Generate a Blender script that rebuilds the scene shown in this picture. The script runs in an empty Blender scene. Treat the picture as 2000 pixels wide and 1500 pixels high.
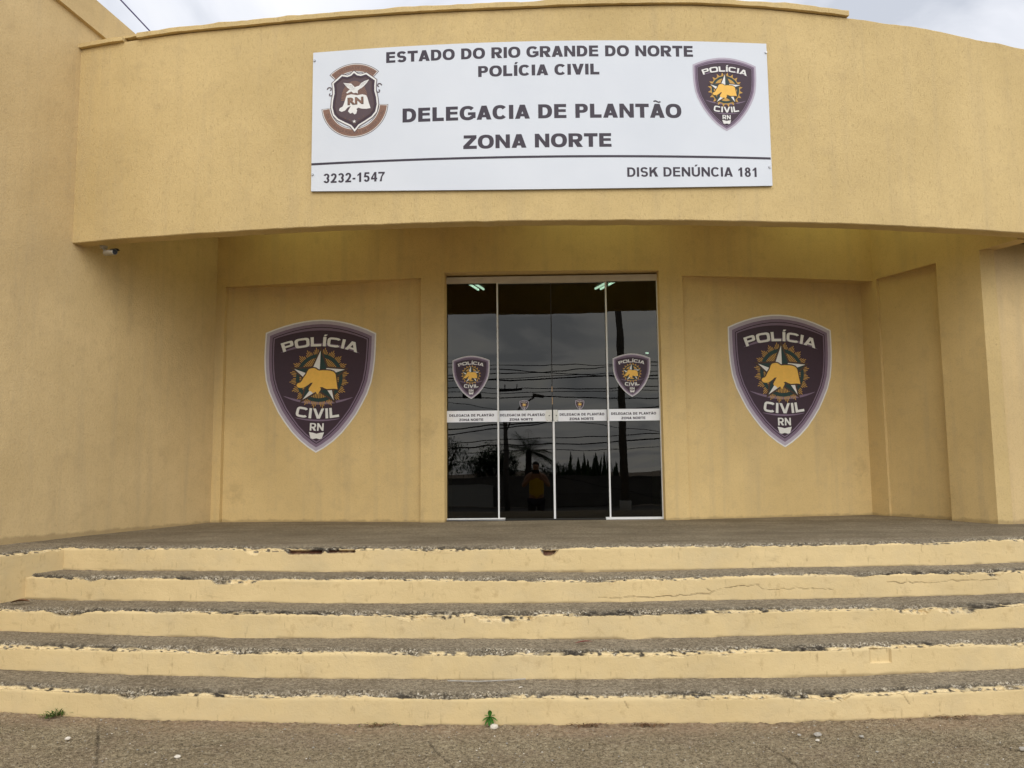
import bpy, bmesh, math, random
import numpy as np
from mathutils import Vector, Matrix
from mathutils.geometry import tessellate_polygon
R_ = math.radians
sc = bpy.context.scene
COL = sc.collection
random.seed(7)

# ------------------------------------------------------------------ camera
cam = bpy.data.cameras.new("camera"); camo = bpy.data.objects.new("camera", cam); COL.objects.link(camo)
cam.sensor_fit = 'HORIZONTAL'; cam.sensor_width = 36.0; cam.lens = 36.0 * 1618 / 2000
cam.clip_start = 0.05; cam.clip_end = 2000
PITCH, ROLL = R_(6.0), R_(0.57)
_f = Vector((0, math.cos(PITCH), math.sin(PITCH))); _u0 = Vector((0, -math.sin(PITCH), math.cos(PITCH))); _r0 = Vector((1, 0, 0))
_c, _s = math.cos(ROLL), math.sin(ROLL)
_r = _r0 * _c - _u0 * _s; _u = _r0 * _s + _u0 * _c
camo.matrix_world = Matrix(((_r.x, _u.x, -_f.x, 0), (_r.y, _u.y, -_f.y, 0), (_r.z, _u.z, -_f.z, 1.35), (0, 0, 0, 1)))
sc.camera = camo

# ------------------------------------------------------------------ world: bright overcast sky
SUN_EL, SUN_AZ = R_(37), R_(170)      # azimuth: behind the camera, to the right
w = bpy.data.worlds.new("World"); sc.world = w; w.use_nodes = True
nt = w.node_tree; N = nt.nodes; LK = nt.links; N.clear()
out = N.new('ShaderNodeOutputWorld'); mixs = N.new('ShaderNodeMixShader'); mixs.inputs[0].default_value = 0.93
sky = N.new('ShaderNodeTexSky'); sky.sky_type = 'NISHITA'; sky.sun_disc = False
sky.sun_elevation = SUN_EL; sky.sun_rotation = SUN_AZ
bg1 = N.new('ShaderNodeBackground'); bg1.inputs[1].default_value = 0.08; LK.new(sky.outputs[0], bg1.inputs[0])
tc = N.new('ShaderNodeTexCoord'); sep = N.new('ShaderNodeSeparateXYZ'); LK.new(tc.outputs['Generated'], sep.inputs[0])
mx = N.new('ShaderNodeMath'); mx.operation = 'MAXIMUM'; mx.inputs[1].default_value = 0.0; LK.new(sep.outputs['Z'], mx.inputs[0])
grad = N.new('ShaderNodeMapRange'); grad.inputs[1].default_value = 0; grad.inputs[2].default_value = 1
grad.inputs[3].default_value = 0.92; grad.inputs[4].default_value = 1.22; LK.new(mx.outputs[0], grad.inputs[0])
# clouds on a flat layer: direction / (z + k)
addk = N.new('ShaderNodeMath'); addk.operation = 'ADD'; addk.inputs[1].default_value = 0.14; LK.new(mx.outputs[0], addk.inputs[0])
dv = N.new('ShaderNodeVectorMath'); dv.operation = 'DIVIDE'; LK.new(tc.outputs['Generated'], dv.inputs[0]); LK.new(addk.outputs[0], dv.inputs[1])
cn = N.new('ShaderNodeTexNoise'); cn.inputs['Scale'].default_value = 1.7; cn.inputs['Detail'].default_value = 7; cn.inputs['Roughness'].default_value = 0.52
cn.inputs['Distortion'].default_value = 0.6; LK.new(dv.outputs[0], cn.inputs['Vector'])
cr = N.new('ShaderNodeValToRGB'); LK.new(cn.outputs[0], cr.inputs[0])
cr.color_ramp.elements[0].position = 0.38; cr.color_ramp.elements[0].color = (0.60, 0.635, 0.71, 1)
cr.color_ramp.elements[1].position = 0.62; cr.color_ramp.elements[1].color = (1.0, 1.0, 1.0, 1)
e = cr.color_ramp.elements.new(0.5); e.color = (0.86, 0.88, 0.94, 1)
vm = N.new('ShaderNodeVectorMath'); vm.operation = 'SCALE'; LK.new(cr.outputs[0], vm.inputs[0]); LK.new(grad.outputs[0], vm.inputs['Scale'])
# overcast sky is brighter on the sun's side
dt = N.new('ShaderNodeVectorMath'); dt.operation = 'DOT_PRODUCT'; LK.new(tc.outputs['Generated'], dt.inputs[0]); dt.inputs[1].default_value = (math.sin(SUN_AZ), math.cos(SUN_AZ), 0.25)
mr = N.new('ShaderNodeMapRange'); mr.interpolation_type = 'SMOOTHSTEP'; mr.inputs[1].default_value = -0.2; mr.inputs[2].default_value = 1.0; mr.inputs[3].default_value = 1.0; mr.inputs[4].default_value = 1.6; LK.new(dt.outputs['Value'], mr.inputs[0])
vm2 = N.new('ShaderNodeVectorMath'); vm2.operation = 'SCALE'; LK.new(vm.outputs[0], vm2.inputs[0]); LK.new(mr.outputs[0], vm2.inputs['Scale']); vm = vm2
bg2 = N.new('ShaderNodeBackground'); bg2.inputs[1].default_value = 1.0; LK.new(vm.outputs[0], bg2.inputs[0])
LK.new(bg1.outputs[0], mixs.inputs[1]); LK.new(bg2.outputs[0], mixs.inputs[2]); LK.new(mixs.outputs[0], out.inputs[0])
# hazy sun
sl = bpy.data.lights.new("sun", 'SUN'); sl.energy = 1.25; sl.angle = R_(44); sl.color = (1.0, 0.96, 0.88)
so = bpy.data.objects.new("sun", sl); COL.objects.link(so)
_sd = Vector((math.sin(SUN_AZ) * math.cos(SUN_EL), math.cos(SUN_AZ) * math.cos(SUN_EL), math.sin(SUN_EL)))
so.rotation_euler = _sd.to_track_quat('Z', 'Y').to_euler(); so.location = (0, -5, 20)
sc.view_settings.view_transform = 'Standard'; sc.view_settings.look = 'None'; sc.view_settings.exposure = 0.05; sc.view_settings.gamma = 1.0
sc.cycles.max_bounces = 8; sc.cycles.transparent_max_bounces = 12; sc.cycles.use_denoising = True

# ------------------------------------------------------------------ helpers
def srgb(r, g, b):
    f = lambda c: ((c / 255 + 0.055) / 1.055) ** 2.4 if c / 255 > 0.04045 else c / 255 / 12.92
    return (f(r), f(g), f(b), 1)

class NB:
    """small node-material builder"""
    def __init__(s, name):
        s.m = bpy.data.materials.new(name); s.m.use_nodes = True; s.t = s.m.node_tree; s.n = s.t.nodes; s.n.clear()
        s.out = s.n.new('ShaderNodeOutputMaterial'); s.p = s.n.new('ShaderNodeBsdfPrincipled'); s.t.links.new(s.p.outputs[0], s.out.inputs[0])
        s.geo = None
    def link(s, a, b): s.t.links.new(a, b)
    def pos(s, scale=(1, 1, 1)):
        if s.geo is None: s.geo = s.n.new('ShaderNodeNewGeometry')
        v = s.n.new('ShaderNodeVectorMath'); v.operation = 'MULTIPLY'; s.link(s.geo.outputs['Position'], v.inputs[0]); v.inputs[1].default_value = scale
        return v.outputs[0]
    def noise(s, scale, detail=4, rough=0.55, vec=None, dist=0):
        n = s.n.new('ShaderNodeTexNoise'); n.inputs['Scale'].default_value = scale; n.inputs['Detail'].default_value = detail
        n.inputs['Roughness'].default_value = rough; n.inputs['Distortion'].default_value = dist; s.link(vec if vec else s.pos(), n.inputs['Vector']); return n.outputs[0]
    def voro(s, scale, out='Color', vec=None, feature='F1'):
        n = s.n.new('ShaderNodeTexVoronoi'); n.feature = feature; n.inputs['Scale'].default_value = scale; s.link(vec if vec else s.pos(), n.inputs['Vector']); return n.outputs[out]
    def ramp(s, fac, pts):
        r = s.n.new('ShaderNodeValToRGB'); s.link(fac, r.inputs[0]); el = r.color_ramp.elements
        for i, (p, c) in enumerate(pts):
            c = c if isinstance(c, (tuple, list)) else (c, c, c, 1)
            if i < 2: el[i].position = p; el[i].color = c
            else: x = el.new(p); x.color = c
        return r.outputs[0]
    def mix(s, fac, a, b, mode='MIX'):
        m = s.n.new('ShaderNodeMix'); m.data_type = 'RGBA'; m.blend_type = mode
        for i, v in ((0, fac), (6, a), (7, b)):
            if hasattr(v, 'is_linked'): s.link(v, m.inputs[i])
            else: m.inputs[i].default_value = v
        return m.outputs[2]
    def math(s, op, a, b=0.0):
        m = s.n.new('ShaderNodeMath'); m.operation = op
        for i, v in enumerate((a, b)):
            if hasattr(v, 'is_linked'): s.link(v, m.inputs[i])
            else: m.inputs[i].default_value = v
        return m.outputs[0]
    def attr(s, name):
        a = s.n.new('ShaderNodeAttribute'); a.attribute_name = name; return a
    def bump(s, h, strength=0.3, dist=0.01, prev=None):
        b = s.n.new('ShaderNodeBump'); b.inputs['Strength'].default_value = strength; b.inputs['Distance'].default_value = dist
        s.link(h, b.inputs['Height'])
        if prev: s.link(prev, b.inputs['Normal'])
        return b.outputs[0]
    def fin(s, color=None, rough=0.8, normal=None, spec=0.3, metal=0.0):
        if color is not None:
            if hasattr(color, 'is_linked'): s.link(color, s.p.inputs['Base Color'])
            else: s.p.inputs['Base Color'].default_value = color
        if hasattr(rough, 'is_linked'): s.link(rough, s.p.inputs['Roughness'])
        else: s.p.inputs['Roughness'].default_value = rough
        if normal is not None: s.link(normal, s.p.inputs['Normal'])
        s.p.inputs['Specular IOR Level'].default_value = spec; s.p.inputs['Metallic'].default_value = metal
        return s.m

def simple(name, col, rough=0.6, var=0.08, scale=30, metal=0.0, spec=0.3, bump=0.0):
    b = NB(name); n = b.noise(scale, 4)
    c = b.mix(b.ramp(n, [(0.3, 0.0), (0.7, 1.0)]), tuple(x * (1 - var) for x in col[:3]) + (1,), tuple(min(1, x * (1 + var)) for x in col[:3]) + (1,))
    return b.fin(c, rough, b.bump(b.noise(scale * 4, 3), bump, 0.004) if bump else None, spec, metal)

PAINT = (0.662, 0.487, 0.226, 1)
def wall_paint(name, base=PAINT, bump=0.5, streak=0.35, dirt=0.12, grain=85):
    b = NB(name)
    big = b.noise(0.9, 5, 0.6); mid = b.noise(7, 4, 0.6)
    dark = tuple(x * k for x, k in zip(base[:3], (0.88, 0.87, 0.84))) + (1,); lite = tuple(min(1, x * 1.05) for x in base[:3]) + (1,)
    c = b.mix(b.ramp(big, [(0.33, 0.0), (0.68, 1.0)]), dark, lite)
    c = b.mix(b.math('MULTIPLY', b.ramp(mid, [(0.52, 0.0), (0.75, 1.0)]), dirt * 2), c, (0.42, 0.31, 0.17, 1))
    runs = b.noise(1.0, 4, 0.6, b.pos((9, 9, 0.5)))
    c = b.mix(b.math('MULTIPLY', b.ramp(runs, [(0.50, 0.0), (0.72, 1.0)]), dirt * 2.0), c, (0.42, 0.33, 0.20, 1))
    spots = b.noise(26, 3, 0.7)
    c = b.mix(b.math('MULTIPLY', b.ramp(spots, [(0.67, 0.0), (0.74, 1.0)]), dirt * 2.4), c, (0.27, 0.19, 0.10, 1))
    sz = b.n.new('ShaderNodeSeparateXYZ'); b.link(b.pos(), sz.inputs[0])
    foot = b.math('SUBTRACT', b.math('ADD', 0.84, b.math('MULTIPLY', b.noise(9, 4, .65), 0.075)), sz.outputs['Z'])
    c = b.mix(b.math('MULTIPLY', b.ramp(foot, [(0.0, 0.0), (0.02, 1.0)]), 0.45), c, (0.20, 0.14, 0.07, 1))
    for sx_, sy_, sz_, sr_ in ((3.70, 8.88, 1.36, .11), (3.66, 8.87, 1.22, .07), (-.86, 8.32, 1.75, .16), (-2.9, 8.75, 1.15, .13), (4.2, 8.0, 1.05, .12), (1.27, 8.36, .95, .09), (-.95, 8.33, .93, .09)):
        dn = b.n.new('ShaderNodeVectorMath'); dn.operation = 'DISTANCE'; b.link(b.pos(), dn.inputs[0]); dn.inputs[1].default_value = (sx_, sy_, sz_)
        dd = b.math('ADD', b.math('DIVIDE', dn.outputs['Value'], sr_), b.math('MULTIPLY', b.math('SUBTRACT', b.noise(16, 4, .65), 0.5), 2.6))
        c = b.mix(b.math('MULTIPLY', b.ramp(dd, [(0.15, 1.0), (1.0, 0.0)]), 0.24), c, (0.24, 0.165, 0.085, 1))
    fine = b.noise(grain, 5, 0.62); drag = b.noise(1.0, 4, 0.6, b.pos((120, 120, 24)))
    pits = b.ramp(drag, [(0.30, 0.0), (0.44, 1.0)])
    c = b.mix(b.math('MULTIPLY', b.ramp(fine, [(0.36, 1.0), (0.5, 0.0)]), 0.22), c, (0.36, 0.24, 0.10, 1))
    h = b.math('ADD', fine, b.math('MULTIPLY', pits, streak))
    c = b.mix(b.math('MULTIPLY', b.ramp(drag, [(0.27, 1.0), (0.40, 0.0)]), streak * 0.6), c, (0.30, 0.19, 0.08, 1))
    und = b.noise(3.5, 3, 0.5)
    nrm = b.bump(und, 0.25, 0.03); nrm = b.bump(h, bump, 0.006, nrm)
    return b.fin(c, 0.85, nrm, 0.2)

def concrete_nodes(b):
    """weathered cement colour"""
    big = b.noise(2.2, 5, 0.62); mid = b.noise(17, 5, 0.65)
    c = b.mix(b.ramp(big, [(0.32, 0.0), (0.68, 1.0)]), (0.190, 0.156, 0.112, 1), (0.305, 0.262, 0.196, 1))
    c = b.mix(b.math('MULTIPLY', b.ramp(mid, [(0.42, 0.0), (0.72, 1.0)]), 0.45), c, (0.33, 0.285, 0.215, 1))
    cell = b.n.new('ShaderNodeSeparateColor'); b.link(b.voro(170), cell.inputs[0])
    c = b.mix(b.math('MULTIPLY', b.ramp(cell.outputs[0], [(0.70, 0.0), (0.95, 1.0)]), 0.55), c, (0.42, 0.37, 0.29, 1))
    c = b.mix(b.math('MULTIPLY', b.ramp(cell.outputs[1], [(0.66, 0.0), (0.9, 1.0)]), 0.65), c, (0.05, 0.042, 0.034, 1))
    c = b.mix(1.0, c, (1.0, 0.965, 0.89, 1), 'MULTIPLY')
    return c
def concrete(name, tint=None):
    b = NB(name); c = concrete_nodes(b)
    ct = b.noise(40, 4, 0.7); c = b.mix(b.math('MULTIPLY', b.ramp(ct, [(0.34, 1.0), (0.52, 0.0)]), 0.5), c, (0.08, 0.065, 0.045, 1))
    st = b.noise(1.0, 4, 0.6, b.pos((.8, 3.0, 1))); c = b.mix(b.math('MULTIPLY', b.ramp(st, [(0.45, 0.0), (0.65, 1.0)]), 0.4), c, (0.10, 0.078, 0.05, 1))
    if tint: c = b.mix(1.0, c, tint, 'MULTIPLY')
    nrm = b.bump(b.noise(8, 4), 0.25, 0.02); nrm = b.bump(b.math('ADD', b.noise(120, 5, 0.7), b.voro(170, 'Distance')), 0.6, 0.006, nrm)
    return b.fin(c, 0.9, nrm, 0.2)
def step_mat():
    b = NB("worn_painted_concrete"); a = b.attr("wear"); sp = b.n.new('ShaderNodeSeparateColor'); b.link(a.outputs['Color'], sp.inputs[0])
    br = b.attr("brick").outputs['Fac']; ck = b.attr("crack").outputs['Fac']
    conc = concrete_nodes(b)
    ct = b.noise(46, 4, 0.7)
    conc = b.mix(b.math('MULTIPLY', b.ramp(ct, [(0.36, 1.0), (0.52, 0.0)]), 0.6), conc, (0.075, 0.060, 0.040, 1))
    conc = b.mix(b.math('MULTIPLY', b.ramp(ct, [(0.54, 0.0), (0.67, 1.0)]), 0.55), conc, (0.45, 0.39, 0.28, 1))
    cell = b.n.new('ShaderNodeSeparateColor'); b.link(b.voro(125), cell.inputs[0])
    agg = b.ramp(cell.outputs[0], [(0.0, (0.04, 0.032, 0.024, 1)), (0.32, (0.10, 0.082, 0.056, 1)), (0.55, (0.22, 0.18, 0.12, 1)), (0.80, (0.40, 0.34, 0.235, 1)), (1.0, (0.70, 0.64, 0.52, 1))])
    patch = b.noise(4.5, 4, 0.6)
    agg = b.mix(b.ramp(patch, [(0.44, 0.0), (0.60, 0.8)]), agg, (0.135, 0.112, 0.078, 1))
    c = b.mix(b.math('MULTIPLY', sp.outputs[2], b.ramp(b.noise(55, 3), [(0.34, 0.35), (0.55, 1.0)])), conc, agg)
    c = b.mix(b.math('MULTIPLY', a.outputs['Alpha'], 0.85), c, (0.028, 0.023, 0.018, 1))  # alpha channel: shade of the crumbled edge as dark colour
    pl = b.noise(1.6, 5, 0.6)
    paint = b.mix(b.ramp(pl, [(0.32, 0.0), (0.68, 1.0)]), (0.62, 0.475, 0.245, 1), (0.70, 0.54, 0.285, 1))
    sm = b.noise(1.0, 4, 0.7, b.pos((11, 11, 9)))
    paint = b.mix(b.math('MULTIPLY', b.ramp(sm, [(0.585, 0.0), (0.74, 1.0)]), 0.45), paint, (0.34, 0.22, 0.09, 1))
    sm2 = b.noise(1.0, 5, 0.75, b.pos((5, 5, 26)))
    paint = b.mix(b.math('MULTIPLY', b.ramp(sm2, [(0.60, 0.0), (0.76, 1.0)]), 0.35), paint, (0.30, 0.20, 0.09, 1))
    scuff = b.noise(1.0, 4, 0.7, b.pos((34, 34, 8)))
    paint = b.mix(b.math('MULTIPLY', b.ramp(scuff, [(0.62, 0.0), (0.73, 1.0)]), 0.5), paint, (0.26, 0.17, 0.075, 1))
    dusty = b.noise(2.4, 5, 0.7)
    paint = b.mix(b.math('MULTIPLY', b.ramp(dusty, [(0.45, 0.0), (0.70, 1.0)]), 0.40), paint, (0.52, 0.43, 0.27, 1))
    fresh = b.mix(1.0, paint, (1.08, 1.10, 1.16, 1), 'MULTIPLY')
    c = b.mix(sp.outputs[1], c, fresh); c = b.mix(sp.outputs[0], c, paint)
    c = b.mix(br, c, b.mix(b.noise(60, 3), (0.05, 0.022, 0.015, 1), (0.16, 0.055, 0.03, 1)))
    c = b.mix(b.math('MULTIPLY', ck, 0.8), c, (0.10, 0.065, 0.035, 1))
    rough_h = b.math('ADD', b.noise(120, 5, 0.7), b.voro(105, 'Distance'))
    inv = b.math('SUBTRACT', 1.0, b.math('MULTIPLY', sp.outputs[0], 0.82))
    nrm = b.bump(b.noise(9, 4), 0.3, 0.02); nrm = b.bump(b.math('MULTIPLY', rough_h, inv), 0.65, 0.006, nrm)
    return b.fin(c, 0.9, nrm, 0.2)
def pavement_mat():
    b = NB("rough_pavement_cement"); a = b.attr("wear"); sp = b.n.new('ShaderNodeSeparateColor'); b.link(a.outputs['Color'], sp.inputs[0])
    c = concrete_nodes(b)
    dirt = b.mix(b.noise(40, 4), (0.22, 0.155, 0.105, 1), (0.36, 0.265, 0.185, 1))
    c = b.mix(b.math('MULTIPLY', sp.outputs[1], 0.75), c, dirt)
    c = b.mix(1.0, c, (1.40, 1.36, 1.22, 1), 'MULTIPLY')
    coarse = b.noise(42, 4, 0.7)
    c = b.mix(b.math('MULTIPLY', b.ramp(coarse, [(0.36, 1.0), (0.52, 0.0)]), 0.55), c, (0.088, 0.070, 0.045, 1))
    c = b.mix(b.math('MULTIPLY', b.ramp(coarse, [(0.53, 0.0), (0.66, 1.0)]), 0.6), c, (0.50, 0.425, 0.30, 1))
    red = b.noise(2.6, 4, 0.6)
    c = b.mix(b.math('MULTIPLY', b.ramp(red, [(0.5, 0.0), (0.72, 1.0)]), 0.35), c, (0.29, 0.20, 0.145, 1))
    c = b.mix(b.math('MULTIPLY', sp.outputs[0], 0.65), c, (0.045, 0.035, 0.026, 1))
    nrm = b.bump(b.noise(38, 5, 0.7), 1.0, 0.016); nrm = b.bump(b.math('ADD', b.noise(120, 5, 0.75), b.voro(120, 'Distance')), 1.0, 0.008, nrm)
    return b.fin(c, 0.92, nrm, 0.15)
def glass_mat():
    b = NB("tinted_glass"); b.n.remove(b.p)
    fr = b.n.new('ShaderNodeFresnel'); fr.inputs[0].default_value = 1.62
    tr = b.n.new('ShaderNodeBsdfTransparent'); tr.inputs[0].default_value = (0.21, 0.225, 0.21, 1)
    gl = b.n.new('ShaderNodeBsdfGlossy'); gl.inputs['Roughness'].default_value = 0.0; gl.inputs['Color'].default_value = (0.97, 0.94, 0.86, 1)
    gn = b.bump(b.noise(1.3, 2), 0.02, 0.05); b.link(gn, gl.inputs['Normal'])
    mx_ = b.n.new('ShaderNodeMixShader'); b.link(fr.outputs[0], mx_.inputs[0]); b.link(tr.outputs[0], mx_.inputs[1]); b.link(gl.outputs[0], mx_.inputs[2])
    b.link(mx_.outputs[0], b.out.inputs[0]); return b.m
def emit_mat(name, col, strength):
    b = NB(name); b.p.inputs['Emission Color'].default_value = col; b.p.inputs['Emission Strength'].default_value = strength
    return b.fin(col, 0.4)

M = {}
M['fascia'] = wall_paint("yellow_textured_plaster", base=(0.622, 0.468, 0.224, 1), bump=0.6, streak=0.5)
M['wall'] = wall_paint("yellow_smooth_plaster", bump=0.35, streak=0.10, dirt=0.15, grain=90)
M['wing'] = wall_paint("yellow_patched_plaster", base=(0.630, 0.472, 0.245, 1), bump=0.5, streak=0.12, dirt=0.16, grain=70)
M['shadeceil'] = simple("shade_dark_ceiling", (0.085, 0.062, 0.036, 1), 0.8, 0.15, 8)  # shade under the side ceiling, put into its base colour
def sheet_mat():
    b = NB("added_translucent_sheet"); b.n.remove(b.p); t = b.n.new('ShaderNodeBsdfTranslucent'); t.inputs[0].default_value = (0.56, 0.57, 0.24, 1)
    d = b.n.new('ShaderNodeBsdfDiffuse'); d.inputs[0].default_value = (0.35, 0.36, 0.2, 1); a = b.n.new('ShaderNodeAddShader')
    b.link(t.outputs[0], a.inputs[0]); b.link(d.outputs[0], a.inputs[1]); b.link(a.outputs[0], b.out.inputs[0]); return b.m
M['sheet'] = sheet_mat()  # added material: lets sky light through onto the porch wall
M['ceiling'] = wall_paint("yellow_ceiling_plaster", bump=0.3, streak=0.05)
M['step'] = step_mat(); M['floor'] = concrete("porch_cement", (0.92, 0.91, 0.89, 1)); M['pave'] = pavement_mat()
M['glass'] = glass_mat()
M['alu'] = simple("white_aluminium", (0.74, 0.74, 0.73, 1), 0.45, 0.04)
M['alu_header'] = simple("dusty_white_aluminium", (0.60, 0.56, 0.50, 1), 0.6, 0.08, 8)
M['dark_seal'] = simple("dark_seal", (0.02, 0.018, 0.015, 1), 0.5)
M['glint'] = simple("tan_edge_reflection", (0.42, 0.27, 0.14, 1), 0.6)
M['signwhite'] = (lambda b: b.fin(b.mix(b.ramp(b.noise(1.4, 3), [(0.3, 0.0), (0.7, 1.0)]), (0.632, 0.668, 0.722, 1), (0.676, 0.708, 0.756, 1)), 0.55, b.bump(b.noise(2.2, 3), 0.12, 0.02), 0.3))(NB("white_banner_vinyl"))
M['signedge'] = simple("grey_metal_frame", (0.30, 0.31, 0.33, 1), 0.5)
M['ink'] = simple("dark_plum_ink", srgb(58, 51, 62), 0.5, 0.05)
M['white'] = simple("white_vinyl", (0.74, 0.73, 0.70, 1), 0.5, 0.03)
M['band'] = simple("bright_white_vinyl", (0.86, 0.87, 0.90, 1), 0.45, 0.02)
M['lav'] = simple("pale_lavender_vinyl", srgb(176, 167, 180), 0.5, 0.04)
M['purple'] = simple("mid_purple_vinyl", srgb(122, 104, 124), 0.5, 0.05)
M['plum'] = simple("dark_plum_vinyl", srgb(60, 43, 55), 0.5, 0.05)
M['plumline'] = simple("deep_plum_vinyl", srgb(40, 27, 36), 0.5, 0.05)
M['gold'] = simple("gold_vinyl", srgb(236, 186, 86), 0.5, 0.05)
M['gear'] = simple("dark_gold_vinyl", srgb(192, 150, 74), 0.5, 0.06)
M['green'] = simple("dark_green_vinyl", srgb(34, 58, 56), 0.5, 0.05)
M['brownline'] = simple("brown_vinyl", srgb(74, 54, 44), 0.5, 0.05)
M['crest'] = simple("crest_brown_vinyl", srgb(84, 68, 72), 0.5, 0.05)
M['copper'] = simple("copper_vinyl", srgb(132, 100, 84), 0.5, 0.06)
M['copperink'] = simple("dark_copper_ink", srgb(104, 78, 70), 0.5, 0.05)
M['steel'] = simple("screw_steel", (0.45, 0.45, 0.46, 1), 0.35, 0.1, metal=0.6)
M['camwhite'] = simple("white_lock_plastic", (0.74, 0.73, 0.68, 1), 0.4)
M['camgrey'] = simple("dusty_camera_plastic", (0.34, 0.31, 0.25, 1), 0.5)
M['black'] = simple("black_plastic", (0.015, 0.015, 0.016, 1), 0.35)
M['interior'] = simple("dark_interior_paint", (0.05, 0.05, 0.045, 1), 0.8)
M['tube'] = emit_mat("lit_fluorescent_tube", (0.75, 1.0, 0.82, 1), 13.0)
M['cable'] = simple("violet_cable_sheath", (0.10, 0.09, 0.30, 1), 0.5)
M['wireblack'] = simple("black_wire", (0.012, 0.012, 0.012, 1), 0.6)
M['pole'] = simple("weathered_pole_concrete", (0.12, 0.11, 0.10, 1), 0.9, 0.15, 6)
M['polebase'] = simple("whitewashed_pole_base", (0.42, 0.42, 0.40, 1), 0.9)
M['leaf'] = simple("weed_green", (0.045, 0.16, 0.018, 1), 0.55, 0.35, 60)
M['leafyellow'] = simple("tuft_green", (0.10, 0.17, 0.035, 1), 0.6, 0.3, 60)
M['dry'] = simple("dry_grass", (0.16, 0.085, 0.04, 1), 0.9, 0.3, 80)
M['stonewhite'] = simple("white_stone", (0.66, 0.60, 0.50, 1), 0.85, 0.12, 60, bump=0.5)
M['stonegrey'] = simple("grey_stone", (0.36, 0.33, 0.28, 1), 0.9, 0.2, 60, bump=0.5)
M['treeleaf'] = simple("dark_tree_leaf", (0.030, 0.055, 0.018, 1), 0.7, 0.4, 3)
M['bark'] = simple("bark", (0.06, 0.045, 0.035, 1), 0.9, 0.2, 12)
M['streetwall'] = simple("whitewashed_street_wall", (0.13, 0.125, 0.115, 1), 0.9, 0.15, 2)
M['road'] = simple("asphalt", (0.055, 0.053, 0.05, 1), 0.9, 0.2, 60, bump=0.4)
M['soil'] = simple("dry_soil", (0.16, 0.12, 0.085, 1), 0.95, 0.2, 2, bump=0.4)
M['farwall'] = simple("far_house_wall", (0.30, 0.28, 0.26, 1), 0.9)
M['redroof'] = simple("clay_roof", (0.22, 0.08, 0.05, 1), 0.9)
M['yellowcloth'] = simple("yellow_cloth", (0.62, 0.42, 0.03, 1), 0.85)
M['skin'] = simple("skin", (0.34, 0.18, 0.11, 1), 0.55)
M['hair'] = simple("dark_hair", (0.02, 0.014, 0.01, 1), 0.6)
M['trousers'] = simple("dark_trousers", (0.03, 0.03, 0.04, 1), 0.85)
M['deadleaf'] = simple("dead_leaf", (0.17, 0.09, 0.045, 1), 0.8, 0.25, 60)
M['redleaf'] = simple("red_dead_leaf", (0.20, 0.055, 0.045, 1), 0.8, 0.25, 60)

def mesh(name, verts, faces, mats, parent=None, midx=None, smooth=False):
    me = bpy.data.meshes.new(name); me.from_pydata([tuple(v) for v in verts], [], faces)
    if not isinstance(mats, (list, tuple)): mats = [mats]
    for m in mats: me.materials.append(m)
    if midx is not None: me.polygons.foreach_set('material_index', midx)
    if smooth: me.polygons.foreach_set('use_smooth', [True] * len(me.polygons))
    me.update()
    o = bpy.data.objects.new(name, me); COL.objects.link(o)
    if parent is not None:
        o.parent = parent; o.matrix_parent_inverse = Matrix.Translation(-Vector(parent.location))
    return o
def empty(name, loc):
    o = bpy.data.objects.new(name, None); o.location = loc; o.empty_display_size = 0.1; COL.objects.link(o); return o
def tag(o, label, cat, group=None):
    o['label'] = label; o['category'] = cat
    if group: o['group'] = group
    return o
def struct(o, kind='structure'): o['kind'] = kind; return o

class MB:
    def __init__(s): s.v = []; s.f = []; s.m = []
    def add(s, vs, fs, mi=0):
        o = len(s.v); s.v += [tuple(v) for v in vs]; s.f += [tuple(i + o for i in f) for f in fs]; s.m += [mi] * len(fs); return s
    def box(s, c, size, mi=0, rot=None):
        hx, hy, hz = size[0] / 2, size[1] / 2, size[2] / 2
        vs = [Vector((x, y, z)) for x in (-hx, hx) for y in (-hy, hy) for z in (-hz, hz)]
        if rot is not None: vs = [rot @ v for v in vs]
        vs = [v + Vector(c) for v in vs]
        return s.add(vs, [(0, 1, 3, 2), (4, 6, 7, 5), (0, 4, 5, 1), (2, 3, 7, 6), (0, 2, 6, 4), (1, 5, 7, 3)], mi)
    def tube(s, pts, rad, n=8, mi=0, caps=True):
        pts = [Vector(p) for p in pts]; rad = rad if isinstance(rad, (list, tuple)) else [rad] * len(pts)
        base = len(s.v); vs = []
        for i, p in enumerate(pts):
            d = (pts[min(i + 1, len(pts) - 1)] - pts[max(i - 1, 0)]).normalized()
            a = d.cross(Vector((0, 0, 1)));
            if a.length < 1e-3: a = d.cross(Vector((1, 0, 0)))
            a.normalize(); b = d.cross(a)
            for k in range(n):
                t = 2 * math.pi * k / n; vs.append(p + (a * math.cos(t) + b * math.sin(t)) * rad[i])
        fs = [(i * n + k, i * n + (k + 1) % n, (i + 1) * n + (k + 1) % n, (i + 1) * n + k) for i in range(len(pts) - 1) for k in range(n)]
        if caps: fs += [tuple(range(n))[::-1], tuple((len(pts) - 1) * n + k for k in range(n))]
        return s.add(vs, fs, mi)
    def prism(s, poly, z0, z1, mi=0):
        n = len(poly)
        return s.add([(x, y, z0) for x, y in poly] + [(x, y, z1) for x, y in poly],
                     [tuple(range(n))[::-1], tuple(range(n, 2 * n))] + [(i, (i + 1) % n, n + (i + 1) % n, n + i) for i in range(n)], mi)
    def build(s, name, mats, parent=None, smooth=False): return mesh(name, s.v, s.f, mats, parent, s.m, smooth)

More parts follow.
